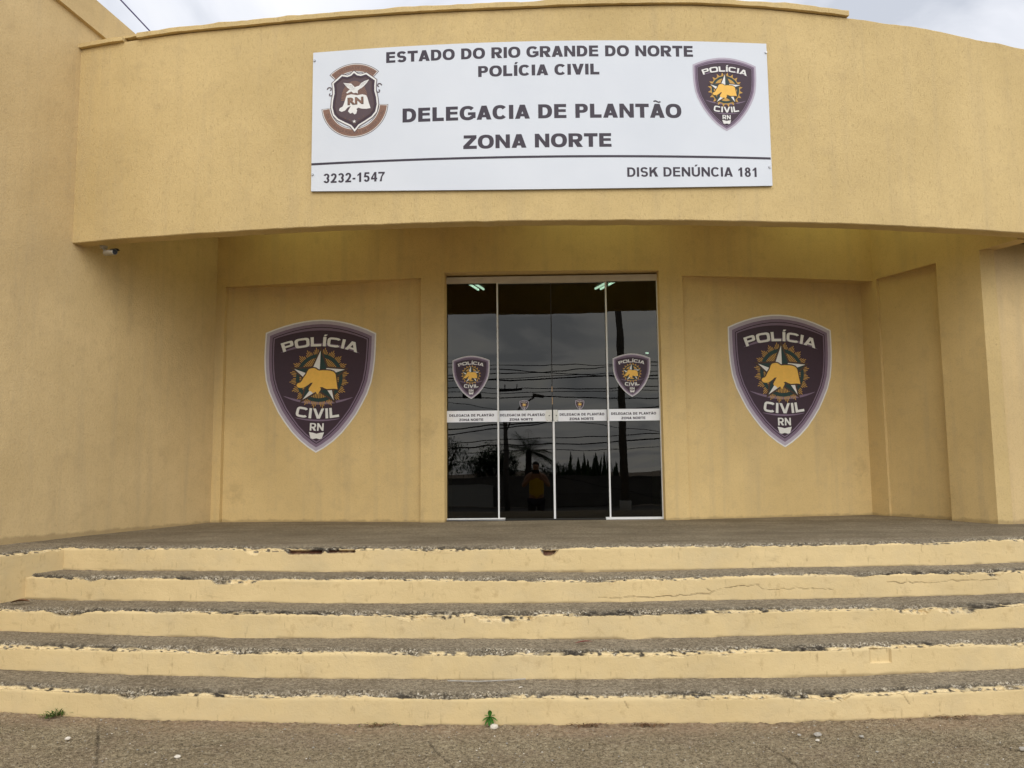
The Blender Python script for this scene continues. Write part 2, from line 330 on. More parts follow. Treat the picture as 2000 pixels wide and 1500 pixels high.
# value noise in numpy
def _hash(ix, iy, iz):
    h = (ix * 374761393 + iy * 668265263 + iz * 2147483647 + 12345) & 0xffffffff
    h = ((h ^ (h >> 13)) * 1274126177) & 0xffffffff
    return ((h ^ (h >> 16)) & 0xffff) / 65535.0
def vnoise(x, y=0.0, z=0.0):
    x, y, z = np.broadcast_arrays(np.asarray(x, float), np.asarray(y, float), np.asarray(z, float))
    ix, iy, iz = (np.floor(a).astype(np.int64) for a in (x, y, z)); fx, fy, fz = x - ix, y - iy, z - iz
    fx, fy, fz = (a * a * (3 - 2 * a) for a in (fx, fy, fz)); r = 0
    for dx in (0, 1):
        for dy in (0, 1):
            for dz in (0, 1):
                r = r + _hash(ix + dx, iy + dy, iz + dz) * (fx if dx else 1 - fx) * (fy if dy else 1 - fy) * (fz if dz else 1 - fz)
    return r
def fbm(x, y=0.0, z=0.0, o=4):
    r = 0; a = 0.5; t = 0
    for i in range(o): r = r + a * vnoise(np.asarray(x) * 2 ** i + 17.3 * i, np.asarray(y) * 2 ** i + 5.1 * i, np.asarray(z) * 2 ** i); t += a; a *= 0.5
    return r / t
def sstep(a, b, x): t = np.clip((x - a) / (b - a), 0, 1); return t * t * (3 - 2 * t)

def grid_mesh(name, X, Y, Z, mat, parent=None, attrs=None, smooth=True):
    n, m = X.shape; me = bpy.data.meshes.new(name); nv = n * m
    co = np.stack([X, Y, Z], -1).reshape(-1).astype(np.float32)
    i = np.arange(nv).reshape(n, m); q = np.stack([i[:-1, :-1], i[1:, :-1], i[1:, 1:], i[:-1, 1:]], -1).reshape(-1, 4)
    me.vertices.add(nv); me.vertices.foreach_set('co', co); nf = len(q)
    me.loops.add(nf * 4); me.loops.foreach_set('vertex_index', q.reshape(-1).astype(np.int32))
    me.polygons.add(nf); me.polygons.foreach_set('loop_start', np.arange(0, nf * 4, 4, dtype=np.int32))
    me.polygons.foreach_set('use_smooth', np.full(nf, smooth)); me.materials.append(mat)
    for k, v in (attrs or {}).items():
        if v.ndim == 3: a = me.attributes.new(k, 'FLOAT_COLOR', 'POINT'); a.data.foreach_set('color', v.reshape(-1).astype(np.float32))
        else: a = me.attributes.new(k, 'FLOAT', 'POINT'); a.data.foreach_set('value', v.reshape(-1).astype(np.float32))
    me.update(calc_edges=True); me.validate()
    o = bpy.data.objects.new(name, me); COL.objects.link(o)
    if parent is not None: o.parent = parent; o.matrix_parent_inverse = Matrix.Translation(-Vector(parent.location))
    return o

# ------------------------------------------------------------------ building geometry
BC = (0.36, 23.5)                      # plan centre of the curved front
RF, RW = 17.0, 15.2                    # canopy face, porch back wall
def arc(s, r, C=BC, r0=None):
    th = s / (r0 or r); return (C[0] + r * math.sin(th), C[1] - r * math.cos(th))
building = empty("police_station", (0.4, 8.3, 0.86))
tag(building, "single storey yellow police station with curved front canopy over a recessed porch", "building")
ZC = 4.2
# --- fascia
TOPX = [-4.4, -3.83, -2.86, -2.27, -1.7, .03, .46, 1, 1.53, 2.19, 2.87, 3.59, 4.09, 4.62, 9]
TOPZ = [5.11, 5.12, 5.14, 5.13, 5.135, 5.155, 5.17, 5.185, 5.2, 5.19, 5.16, 5.12, 5.08, 5.05, 4.82]
def ztop(x): return float(np.interp(x, TOPX, TOPZ))
ss = np.linspace(-4.55, 8.2, 260); b = MB(); vs = []; fs = []
for s in ss:
    x0, y0 = arc(s, RF); x1, y1 = arc(s, 16.86, r0=RF)
    jt = 0.010 * (float(fbm(s * 6, 3)) - 0.5) * 2; jb = 0.004 * (float(fbm(s * 9, 9)) - 0.5) * 2
    zt = ztop(x0) + jt * (1.0 if s > 2.5 else 0.4); zb = 3.355 + jb
    k = 0.006
    vs += [(x0, y0 + k, zb - 0.0), (x0, y0, zb + k), (x0, y0, zt - k), (x0, y0 + k, zt), (x1, y1, zt), (x1, y1, zb)]
n = len(ss)
for i in range(n - 1):
    for j in range(6): fs.append((i * 6 + j, (i + 1) * 6 + j, (i + 1) * 6 + (j + 1) % 6, i * 6 + (j + 1) % 6))
fs += [tuple(range(6))[::-1], tuple((n - 1) * 6 + j for j in range(6))]
mesh("fascia", vs, fs, M['fascia'], building)
# --- coping on the fascia (ends before the right side; broken near its left end)
def coping(s0, s1, dz=0.0, hh=0.05, out_=0.032, nn=120):
    vs = []; fs = []
    for s in np.linspace(s0, s1, nn):
        er = 0.007 * (float(fbm(s * 14, 21)) - .5) * 2
        x0, y0 = arc(s, RF + out_ + er, r0=RF); x1, y1 = arc(s, 16.84, r0=RF); zz = ztop(x0) + dz + 0.004
        e2 = 0.012 * (float(fbm(s * 5, 31)) - .5) * 2
        vs += [(x0, y0, zz), (x0, y0, zz + hh * 0.8 + e2), (x0, y0 + .012, zz + hh + e2), (x1, y1, zz + hh + e2), (x1, y1, zz)]
    for i in range(nn - 1):
        for j in range(5): fs.append((i * 5 + j, (i + 1) * 5 + j, (i + 1) * 5 + (j + 1) % 5, i * 5 + (j + 1) % 5))
    fs += [tuple(range(5))[::-1], tuple((nn - 1) * 5 + j for j in range(5))]
    return vs, fs
b = MB(); b.add(*coping(-3.62, 2.535)); b.add(*coping(-4.5, -3.76, -0.004, 0.032, 0.036, 20)); b.add(*coping(-4.5, -3.5, 0.03, 0.02, 0.006, 20))
b.build("coping", M['fascia'], building)
# --- generic recessed wall along a path
def quart(t, d): return float(np.polyval(np.polyfit(np.linspace(0, 1, len(d)), d, len(d) - 1), t))
def panel_wall(name, pathf, sb, zb, offs, mat, maxds=0.06):
    """offs[j][i]: depth (metres back from face) of cell i,j or None for a hole. pathf(s, depth) -> x, y"""
    B = MB(); ns, nz = len(sb) - 1, len(zb) - 1
    def dep(i, j, s):
        d = offs[j][i]
        if d is None: return 0.52
        if isinstance(d, tuple):
            t = (s - sb[i]) / (sb[i + 1] - sb[i]); return quart(t, d)
        return d
    def col(s, d, z): x, y = pathf(s, d); return (x, y, z)
    for j in range(nz):
        for i in range(ns):
            if offs[j][i] is None: continue
            D = lambda s_, i=i, j=j: dep(i, j, s_)
            k = max(1, int((sb[i + 1] - sb[i]) / maxds)); S = np.linspace(sb[i], sb[i + 1], k + 1)
            for a, c in zip(S[:-1], S[1:]): B.add([col(a, D(a), zb[j]), col(c, D(c), zb[j]), col(c, D(c), zb[j + 1]), col(a, D(a), zb[j + 1])], [(0, 1, 2, 3)])
            if i + 1 < ns:
                s = sb[i + 1]; d, d2 = D(s), dep(i + 1, j, s)
                if abs(d2 - d) > 1e-5: B.add([col(s, d, zb[j]), col(s, d2, zb[j]), col(s, d2, zb[j + 1]), col(s, d, zb[j + 1])], [(0, 1, 2, 3)])
            if i > 0 and offs[j][i - 1] is None:
                s = sb[i]; d = D(s); B.add([col(s, d, zb[j]), col(s, 0.52, zb[j]), col(s, 0.52, zb[j + 1]), col(s, d, zb[j + 1])], [(0, 1, 2, 3)])
            if j > 0:
                for a, c in zip(S[:-1], S[1:]):
                    a2, c2 = dep(i, j - 1, a), dep(i, j - 1, c)
                    if max(abs(a2 - D(a)), abs(c2 - D(c))) > 1e-5: B.add([col(a, D(a), zb[j]), col(c, D(c), zb[j]), col(c, c2, zb[j]), col(a, a2, zb[j])], [(0, 1, 2, 3)])
    return B.build(name, mat, building)
RC = 0.045
DL = (.05, .13, .165, .12, .04); DR = (.03, .10, .150, .170, .17)
def rdepth(s):
    return quart((s + 3.44) / 2.152, DL) if s < 0 else quart((s - 1.403) / 2.337, DR)
wallpath = lambda s, d: arc(s, RW - d, r0=RW)
panel_wall("back_wall", wallpath, [-3.75, -3.44, -1.288, -1.045, 1.160, 1.403, 3.74], [0.80, 3.333, 3.385, ZC + .1],
           [[0, DL, 0, None, 0, DR], [0, 0, 0, None, 0, 0], [0, 0, 0, 0, 0, 0]], M['wall'])
# --- right return wall, pier and wall beyond
E_, G_ = Vector((3.845, 8.775)), Vector((4.36, 7.545))
dEG = (G_ - E_); LEG = dEG.length; dEG.normalize(); nEG = Vector((-dEG.y, dEG.x))      # nEG points into the wall (to the right)
if nEG.x < 0: nEG = -nEG
sidepath = lambda s, d: tuple(E_ + dEG * s + nEG * d)
panel_wall("return_wall", sidepath, [-0.5, 0.12, 0.86, LEG], [0.80, 3.345, ZC + .1], [[0, (.03, .07, .09), 0], [0, 0, 0]], M['wall'])
B = MB(); B.prism([tuple(G_), (4.480, 7.520), (4.483, 7.560), (4.60, 8.9), (4.2, 8.9)], 0.80, 3.35)
B.build("pier", M['fascia'], building)
B = MB(); B.prism([(4.483, 7.548), (7.6, 8.10), (7.6, 8.5), (4.55, 8.0)], 0.80, 3.42); B.build("side_wall", M['wing'], building)
B = MB(); B.prism([tuple(G_), (4.50, 7.19), (4.66, 7.235), (4.515, 7.56)], 3.352, ZC)
B.build("porch_beam", M['wall'], building)
B = MB(); B.prism([(4.52, 7.56), (4.665, 7.24)] + [arc(s_, 16.87, r0=RF) for s_ in np.linspace(4.45, 8.1, 14)] + [(8.6, 9.5), (4.52, 9.0)], 3.42, 3.5); B.build("side_ceiling", M['shadeceil'], building)
# ceiling / roof slab
# porch ceiling: plaster bays, with unseen translucent sheets added to brighten the upper wall
def ceil_bay(B, s0, s1, z0, z1):
    n = max(2, int((s1 - s0) / .3)); S = np.linspace(s0, s1, n + 1)
    o = [arc(q, 16.90, r0=RF) for q in S]; i_ = [arc(q, 15.0, r0=RF) for q in S]
    B.prism(o + i_[::-1], z0, z1)
BAYS = [(-3.45, -2.15), (-.25, 1.35), (2.55, 4.05)]
B = MB(); e0 = -4.7
for a, c in BAYS + [(8.2, None)]:
    ceil_bay(B, e0, a, ZC, ZC + .1); e0 = c
B.prism([arc(q, 15.0, r0=RF) for q in np.linspace(-4.7, 8.2, 60)] + [(9.5, 18.2), (-5.5, 18.2)], ZC + .002, ZC + 0.12); B.build("porch_ceiling", M['ceiling'], building)
for a, c in BAYS:
    n = 6; S = np.linspace(a, c, n + 1); B = MB()
    vs_ = [arc(q, r, r0=RF) + (ZC + .05,) for q in S for r in (16.90, 15.0)]
    B.add(vs_, [(2 * k, 2 * k + 2, 2 * k + 3, 2 * k + 1) for k in range(n)]); B.build("added_light_sheet", M['sheet'], building)
# --- left wing
lx = lambda y: -3.79 + (y - 7.05) * 0.385
B = MB(); rows = [(lx(3.2), 3.2), (lx(12.0), 12.0), (-9, 12.0), (-9, 3.2)]
B.add([(x, y, -.05) for x, y in rows] + [(x, y, 5.318 + .205 * (7.297 - y)) for x, y in rows], [(3, 2, 1, 0), (4, 5, 6, 7)] + [(i, (i + 1) % 4, 4 + (i + 1) % 4, 4 + i) for i in range(4)])
B.build("wing_wall", M['wing'], building)
B = MB(); ox, oy = 0.034, -0.012
zl = lambda y: 5.315 + .205 * (7.297 - y)
rows = [(lx(3.2) + ox, 3.17), (lx(12.0) + ox, 12.02), (-9, 12.02), (-9, 3.17)]
B.add([(x, y, zl(y)) for x, y in rows] + [(x, y, zl(y) + .28) for x, y in rows], [(3, 2, 1, 0), (4, 5, 6, 7)] + [(i, (i + 1) % 4, 4 + (i + 1) % 4, 4 + i) for i in range(4)]); B.build("wing_parapet", M['wing'], building)
# --- interior room
B = MB(); X0, X1, Y0, Y1, Z0, Z1 = -2.9, 3.6, 9.20, 18.0, 0.86, 3.68
P = lambda x, y, z: (x, y, z)
B.add([P(X0, Y1, Z0), P(X1, Y1, Z0), P(X1, Y1, Z1), P(X0, Y1, Z1)], [(0, 1, 2, 3)])
for x in (X0, X1): B.add([P(x, Y0, Z0), P(x, Y1, Z0), P(x, Y1, Z1), P(x, Y0, Z1)], [(0, 1, 2, 3)])
for z in (Z0, Z1): B.add([P(X0, Y0, z), P(X1, Y0, z), P(X1, Y1, z), P(X0, Y1, z)], [(0, 1, 2, 3)])
for xa, xb, za, zb_ in ((X0, -1.2, Z0, Z1), (1.9, X1, Z0, Z1)):
    B.add([P(xa, Y0, za), P(xb, Y0, za), P(xb, Y0, zb_), P(xa, Y0, zb_)], [(0, 1, 2, 3)])
for xa, xb, za, zb_ in ((-1.2, -.72, Z0, Z1), (1.56, 1.9, Z0, Z1), (-.72, 1.56, 3.39, Z1)):
    B.add([P(xa, 8.80, za), P(xb, 8.80, za), P(xb, 8.80, zb_), P(xa, 8.80, zb_)], [(0, 1, 2, 3)])
for x in (-1.2, 1.9): B.add([P(x, 8.8, Z0), P(x, Y0, Z0), P(x, Y0, Z1), P(x, 8.8, Z1)], [(0, 1, 2, 3)])
B.add([P(-1.2, 8.8, Z1), P(1.9, 8.8, Z1), P(1.9, Y0, Z1), P(-1.2, Y0, Z1)], [(0, 1, 2, 3)])
B.add([P(-.75, 8.45, 0.866), P(1.58, 8.45, 0.866), P(1.58, Y0 + .02, 0.866), P(-.75, Y0 + .02, 0.866)], [(0, 1, 2, 3)])
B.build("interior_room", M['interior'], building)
# --- glass front
DA, DB = Vector((-.685, 8.51)), Vector((1.515, 8.45)); DD = (DB - DA).normalized(); DN = Vector((DD.y, -DD.x))   # DN towards viewer
if DN.y > 0: DN = -DN
def dp(u, z, o=0.0): q = DA + DD * u + DN * o; return (q.x, q.y, z)
def dbox(B, u0, u1, z0, z1, o0, o1, mi=0):
    vs = [dp(u, z, o) for u in (u0, u1) for o in (o0, o1) for z in (z0, z1)]
    return B.add(vs, [(0, 1, 3, 2), (4, 6, 7, 5), (0, 4, 5, 1), (2, 3, 7, 6), (0, 2, 6, 4), (1, 5, 7, 3)], mi)
B = MB(); dbox(B, -0.012, 2.215, 3.302, 3.366, -0.05, 0.03)
dbox(B, -0.006, 0.008, 0.868, 3.30, -0.03, 0.02, 1); dbox(B, 2.190, 2.206, 0.868, 3.30, -0.03, 0.02, 1)
dbox(B, -0.006, 0.604, 0.855, 0.878, -0.03, 0.026, 1); dbox(B, 1.622, 2.208, 0.855, 0.878, -0.03, 0.026, 1)
B.build("door_frame", [M['alu_header'], M['alu']], building)
B = MB(); dbox(B, 0.604, 1.622, 0.852, 0.862, -0.06, 0.03); B.build("threshold", M['dark_seal'], building)

# ------------------------------------------------------------------ 2D artwork: polygons and lettering
def tess(poly, holes=()):
    loops = [[Vector((x, y, 0)) for x, y in poly]] + [[Vector((x, y, 0)) for x, y in h] for h in holes]
    flat = [p for l in loops for p in l]
    return [[(flat[i].x, flat[i].y) for i in t] for t in tessellate_polygon(loops)]
_font = {}
def glyphs(body, offset):
    k = (body, offset)
    if k in _font: return _font[k]
    c = bpy.data.curves.new("t", 'FONT'); c.body = body; c.offset = offset; c.resolution_u = 4; c.space_character = 1.0 + offset * 1.6
    o = bpy.data.objects.new("t", c); COL.objects.link(o)
    me = bpy.data.meshes.new_from_object(o.evaluated_get(bpy.context.evaluated_depsgraph_get())); me.calc_loop_triangles()
    t = [[(me.vertices[i].co.x, me.vertices[i].co.y) for i in tr.vertices] for tr in me.loop_triangles]
    bpy.data.objects.remove(o); bpy.data.curves.remove(c); bpy.data.meshes.remove(me); _font[k] = t; return t
def text_small(body, x0, x1, yb, cap, offset=0.03):
    """tiny banner lettering whose ink runs from x0 to x1, baseline yb, capital height cap"""
    t = glyphs(body, offset); h = glyphs("H", offset)
    ys = [p[1] for tr in h for p in tr]; y0, y1 = min(ys), max(ys); xs = [p[0] for tr in t for p in tr]; a, c = min(xs), max(xs)
    return [[(x0 + (p[0] - a) * (x1 - x0) / (c - a), yb + (p[1] - y0) * cap / (y1 - y0)) for p in tr] for tr in t]
# heavy grotesque capitals drawn from outlines; cap height 1. style: stem, bar, curve exponent, width factor
STYLE = {'black': (.300, .218, 2.35, 1.0), 'bold': (.225, .180, 2.3, .90), 'wide': (.27, .22, 4.2, 1.16)}
def _sup(cx, cy, rx, ry, ex, a0, a1, n=20):
    o = []
    for k in range(n + 1):
        t = R_(a0 + (a1 - a0) * k / n); c, q = math.cos(t), math.sin(t)
        o.append((cx + rx * math.copysign(abs(c) ** (2 / ex), c), cy + ry * math.copysign(abs(q) ** (2 / ex), q)))
    return o
def _stroke(cl, st, br):
    L, Rr = [], []
    for i, p in enumerate(cl):
        a, b_ = Vector(cl[max(0, i - 1)]), Vector(cl[min(len(cl) - 1, i + 1)]); d = (b_ - a)
        if d.length < 1e-9: continue
        d.normalize(); n = Vector((-d.y, d.x)); h = math.hypot(n.x * st, n.y * br) / 2
        L.append((p[0] + n.x * h, p[1] + n.y * h)); Rr.append((p[0] - n.x * h, p[1] - n.y * h))
    return L + Rr[::-1]
def _glyph(ch, style):
    st, br, ex, wf = STYLE[style]; sb = .072; P_ = []
    wid = {'I': .543, 'L': .93, 'E': .98, 'T': 1.0, 'S': 1.0, 'P': 1.0, 'Z': 1.0, 'O': 1.163, 'G': 1.163, 'N': 1.13, 'K': 1.12, 'U': 1.12, ' ': .465, '-': .50, '1': .80, '7': .84, '4': .88, 'R': 1.09}
    adv = wid.get(ch, .86 if ch.isdigit() else 1.087) * wf
    if ch in ' ': return adv, []
    if ch in 'OCGAVTZ7': sb = .036
    w = adv - 2 * sb
    if ch == 'I': w = st; adv = st + 2 * sb
    rx, ry = w / 2, .5
    rect = lambda a, b_, c, d: P_.append(([(a, b_), (c, b_), (c, d), (a, d)], []))
    if ch == 'I': rect(0, 0, w, 1)
    elif ch == 'L': P_.append(([(0, 0), (w, 0), (w, br * 1.1), (st, br * 1.1), (st, 1), (0, 1)], []))
    elif ch == 'T': P_.append(([(0, 1), (0, 1 - br * 1.1), (w / 2 - st / 2, 1 - br * 1.1), (w / 2 - st / 2, 0), (w / 2 + st / 2, 0), (w / 2 + st / 2, 1 - br * 1.1), (w, 1 - br * 1.1), (w, 1)], []))
    elif ch == 'E': m = .5 + .03; b2 = br * .9; P_.append(([(0, 0), (w, 0), (w, br), (st, br), (st, m - b2 / 2), (w * .95, m - b2 / 2), (w * .95, m + b2 / 2), (st, m + b2 / 2), (st, 1 - br), (w * .98, 1 - br), (w * .98, 1), (0, 1)], []))
    elif ch == 'N': P_.append(([(0, 0), (st * .94, 0), (st * .94, .60), (w - st * .94, 0), (w, 0), (w, 1), (w - st * .94, 1), (w - st * .94, .40), (st * .94, 1), (0, 1)], []))
    elif ch == 'Z': k = st * 1.35; P_.append(([(0, 0), (w, 0), (w, br * 1.05), (k, br * 1.05), (w - .02, 1 - br), (w - .02, 1), (.03, 1), (.03, 1 - br * 1.05), (w - k, 1 - br * 1.05), (0, br)], []))
    elif ch == 'A':
        tw, t = st * 1.15, st * 1.10; a = (w - tw) / 2; h1, h2 = .165, .165 + br * .88; yt = (w / 2 - t) / a
        P_.append(([(0, 0), (t, 0), (t + a * h1, h1), (w - t - a * h1, h1), (w - t, 0), (w, 0), (w - a, 1), (a, 1)], [[(t + a * h2, h2), (w - t - a * h2, h2), (w / 2, yt)]] if yt > h2 + .04 else []))
    elif ch == 'V': tw, t = st * 1.15, st * 1.10; a = (w - tw) / 2; P_.append(([(0, 1), (a, 0), (w - a, 0), (w, 1), (w - t, 1), (w / 2, 1 - (w / 2 - t) / a), (t, 1)], []))
    elif ch == 'O': P_.append((_sup(rx, .5, rx, .512, ex, 0, 360, 44)[:-1], [_sup(rx, .5, rx - st, .512 - br, ex, 0, 360, 44)[:-1]]))
    elif ch == 'C': P_.append((_stroke(_sup(rx, .5, rx - st / 2, .512 - br / 2, ex, 38 if ex < 3 else 30, 322 if ex < 3 else 330, 40), st, br), []))
    elif ch == 'G':
        P_.append((_stroke(_sup(rx, .5, rx - st / 2, .512 - br / 2, ex, 38, 318, 40), st, br), []))
        P_.append(([(w * .52, .55), (w * .52, .55 - br * .9), (w - st * .98, .55 - br * .9), (w - st * .98, .12), (w, .14), (w, .55)], []))
    elif ch == 'D': P_.append(([(0, 0)] + _sup(w * .42, .5, w * .58, .5, ex, -90, 90, 24) + [(0, 1)], [[(st, br)] + _sup(w * .42, .5, w * .58 - st, .5 - br, ex, -90, 90, 24) + [(st, 1 - br)]]))
    elif ch in 'PR':
        lo = .36; c = (1 + lo) / 2; r_ = (1 - lo) / 2
        P_.append(([(0, 0), (st, 0), (st, lo)] + _sup(w * .55, c, w * .45, r_, ex, -90, 90, 20) + [(0, 1)], [[(st, lo + br * .92)] + _sup(w * .52, c, w * .48 - st, r_ - br * .92, ex, -90, 90, 20) + [(st, 1 - br * .92)]]))
        if ch == 'R': P_.append(([(w * .36, lo + .03), (w - st * 1.22, 0), (w + .03, 0), (w * .78, lo * .95), (w * .70, lo + .06)], []))
    elif ch == 'S':
        q = (1.024 - br) / 4; X = rx - st / 2
        cl = _sup(rx, .5 + q, X, q, min(ex, 2.6), 18, 262, 22) + _sup(rx, .5 - q, X, q, min(ex, 2.6), 82, -162, 22); P_.append((_stroke(cl, st * .96, br), []))
    elif ch == 'U': P_.append(([(0, 1)] + _sup(rx, .40, rx, .412, ex, 180, 360, 24) + [(w, 1), (w - st, 1)] + _sup(rx, .40, rx - st, .412 - br, ex, 360, 180, 24) + [(st, 1)], []))
    elif ch == 'K':
        rect(0, 0, st, 1); P_.append(([(st * .9, .30), (st * .9, .62), (w - st * 1.35, 1), (w - .01, 1), (w * .60, .60)], [])); P_.append(([(w * .40, .52), (w * .66, .70), (w + .02, 0), (w - st * 1.25, 0)], []))
    elif ch == '1': P_.append(([(w * .42, 0), (w * .42 + st, 0), (w * .42 + st, 1), (w * .5, 1), (w * .32, .86), (.06, .78), (.06, .60), (w * .42, .72)], []))
    elif ch == '2': P_.append((_stroke(_sup(rx, .70, rx - st / 2, .30 - br / 2 + .01, 2.1, 175, -28, 16) + [(w * .58, .36), (st * .75, br * .72)], st, br), [])); rect(0, 0, w, br)
    elif ch == '3':
        X = rx - st / 2; q = (1.02 - br) / 4
        P_.append((_stroke(_sup(rx, .5 + q, X, q, 2.1, 165, -88, 18), st, br * .95), [])); P_.append((_stroke(_sup(rx, .5 - q, X, q, 2.1, 88, -165, 18), st, br * .95), []))
    elif ch == '4': P_.append(([(w - st * 1.35, 0), (w - st * .35, 0), (w - st * .35, .22), (w, .22), (w, .22 + br), (w - st * .35, .22 + br), (w - st * .35, 1), (w - st * 1.3, 1), (0, .40), (0, .22), (w - st * 1.35, .22)], [[(w - st * 1.35, .22 + br), (w - st * 1.35, .74), (st * .85, .22 + br)]]))
    elif ch == '5':
        P_.append((_stroke(_sup(rx, .33, rx - st / 2, .33 - br / 2 + .01, 2.1, 128, -160, 20), st, br), [])); P_.append(([(.10, 1), (.02, .47), (.02 + st * .92, .47), (st + .04, 1 - br), (w - .03, 1 - br), (w - .03, 1)], []))
    elif ch == '7': P_.append(([(0, 1), (0, 1 - br), (w - st * 1.1, 1 - br), (w * .42, .5), (w * .22, 0), (w * .22 + st, 0), (w * .62, .48), (w, .86), (w, 1)], []))
    elif ch == '8':
        for c, r_, e_ in ((.745, .265, .06), (.285, .295, 0)): P_.append((_sup(rx, c, rx - e_ / 2, r_, 2.1, 0, 360, 32)[:-1], [_sup(rx, c, rx - e_ / 2 - st * .95, r_ - br * .85, 2.1, 0, 360, 32)[:-1]]))
    elif ch == '-': rect(0, .28, w, .28 + br)
    return adv, [([(x + sb, y) for x, y in o], [[(x + sb, y) for x, y in h] for h in hs]) for o, hs in P_]
ACC = {'Í': ('I', 'acute'), 'Ú': ('U', 'acute'), 'Ã': ('A', 'tilde')}
def text(body, x0, x1, yb, cap, style='black'):
    """bold capitals from x0 to x1; returns, for each word, one triangle list per overlap layer"""
    x = 0; pcs = []; wd = 0
    for ch in body:
        if ch == ' ': wd += 1
        base, acc = ACC.get(ch, (ch, None)); adv, ps = _glyph(base, style)
        for i, (o, hs) in enumerate(ps): pcs.append(((wd, i), [(a + x, b_) for a, b_ in o], [[(a + x, b_) for a, b_ in h] for h in hs]))
        c = x + adv / 2
        if acc == 'acute': pcs.append(((wd, 0), [(c - .11, 1.07), (c + .06, 1.07), (c + .22, 1.27), (c - .02, 1.27)], []))
        if acc == 'tilde': pcs.append(((wd, 0), _stroke([(c - .24 + .48 * k / 12, 1.16 + .045 * math.sin(2 * math.pi * k / 12)) for k in range(13)], .09, .10), []))
        x += adv
    xs = [p[0] for _, o, _h in pcs for p in o]; a, c = min(xs), max(xs); fx = (x1 - x0) / (c - a)
    out_ = [[[], []] for _ in range(wd + 1)]
    for (q, i), o, hs in pcs:
        f = lambda L: [(x0 + (p[0] - a) * fx, yb + p[1] * cap) for p in L]
        try: out_[q][min(i, 1)] += tess(f(o), [f(h)[::-1] for h in hs])
        except Exception as ex_: print('tess', ex_)
    return [[t for t in L_ if t] for L_ in out_]
def bend(tris, cx, cy, r, up=True):
    """wrap a straight strip (baseline y=0, centred x=0) round a circle"""
    o = []
    for tr in tris:
        q = []
        for x, y in tr:
            if up: th = x / r; q.append((cx + (r + y) * math.sin(th), cy + (r + y) * math.cos(th)))
            else: th = x / r; q.append((cx + (r - y) * math.sin(th), cy - (r - y) * math.cos(th)))
        o.append(q)
    return o
def inset(poly, d):
    n = len(poly); o = []
    area = sum(poly[i][0] * poly[(i + 1) % n][1] - poly[(i + 1) % n][0] * poly[i][1] for i in range(n))
    sg = 1 if area > 0 else -1
    for i in range(n):
        p, q, r = Vector(poly[i - 1]), Vector(poly[i]), Vector(poly[(i + 1) % n])
        e1, e2 = (q - p).normalized(), (r - q).normalized(); n1, n2 = Vector((-e1.y, e1.x)) * sg, Vector((-e2.y, e2.x)) * sg
        m = (n1 + n2).normalized(); k = d / max(0.35, m.dot(n1)); o.append((q.x + m.x * k, q.y + m.y * k))
    return o
def cres(cx, cy, r, a0, a1, th, up=True, n=24):
    """tapered crescent line"""
    o = []; i_ = []
    for k in range(n + 1):
        t = a0 + (a1 - a0) * k / n; wd = th * math.sin(math.pi * k / n) ** 0.6 / 2
        for L, s in ((o, 1), (i_, -1)): L.append((cx + (r + s * wd) * math.sin(t), cy + (1 if up else -1) * (r + s * wd) * math.cos(t)))
    return o + i_[::-1][1:-1] if True else o
def strip_tris(tris, wd):
    out_ = []
    for t in tris:
        xs = [p[0] for p in t]; i0, i1 = math.floor(min(xs) / wd), math.floor(max(xs) / wd)
        for i in range(i0, i1 + 1):
            P_ = t
            for lim, sg in ((i * wd, 1), ((i + 1) * wd, -1)):
                q = []
                for k in range(len(P_)):
                    a, c = P_[k - 1], P_[k]; fa, fc = sg * (a[0] - lim), sg * (c[0] - lim)
                    if (fa >= 0) != (fc >= 0):
                        u = fa / (fa - fc); q.append((a[0] + (c[0] - a[0]) * u, a[1] + (c[1] - a[1]) * u))
                    if fc >= 0: q.append(c)
                P_ = q
                if len(P_) < 3: break
            if len(P_) >= 3: out_.append(P_)
    return out_
# --- police shield, unit = its width, origin at the tip
side = [(0.5, 1.043), (0.502, 0.93), (0.500, 0.82), (0.492, 0.72), (0.477, 0.62), (0.443, 0.515), (0.398, 0.423), (0.352, 0.338), (0.298, 0.262), (0.228, 0.175), (0.15, 0.1), (0.072, 0.042)]
topc = [(x, 1.168 - 0.125 * (abs(x) / .5) ** 1.9) for x in (0.42, 0.34, 0.26, 0.17, 0.085, 0, -0.085, -0.17, -0.26, -0.34, -0.42)]
SH = [(0, 0)] + [(x, y) for x, y in side[::-1]] + topc + [(-x, y) for x, y in side]
mapc = [(515, 590), (540, 582), (560, 580), (580, 585), (596, 596), (612, 603), (650, 599), (690, 600), (722, 603), (752, 612), (768, 626), (775, 640), (784, 690), (800, 775), (780, 771), (760, 770), (730, 773), (700, 775), (672, 766), (650, 755), (628, 760), (640, 774), (632, 790), (620, 808), (610, 825), (598, 815), (590, 800), (578, 806), (565, 815), (548, 800), (525, 790), (522, 776), (530, 760), (545, 740), (558, 715), (535, 720), (520, 734), (490, 755), (468, 766), (440, 768), (420, 764), (405, 750), (406, 736), (415, 725), (438, 718), (450, 705), (470, 668), (490, 640), (500, 612)]
MAP = [((x - 618) / 1065, .652 - (y - 670) / 1065) for x, y in mapc][::-1]
SC = (0.0, 0.652)
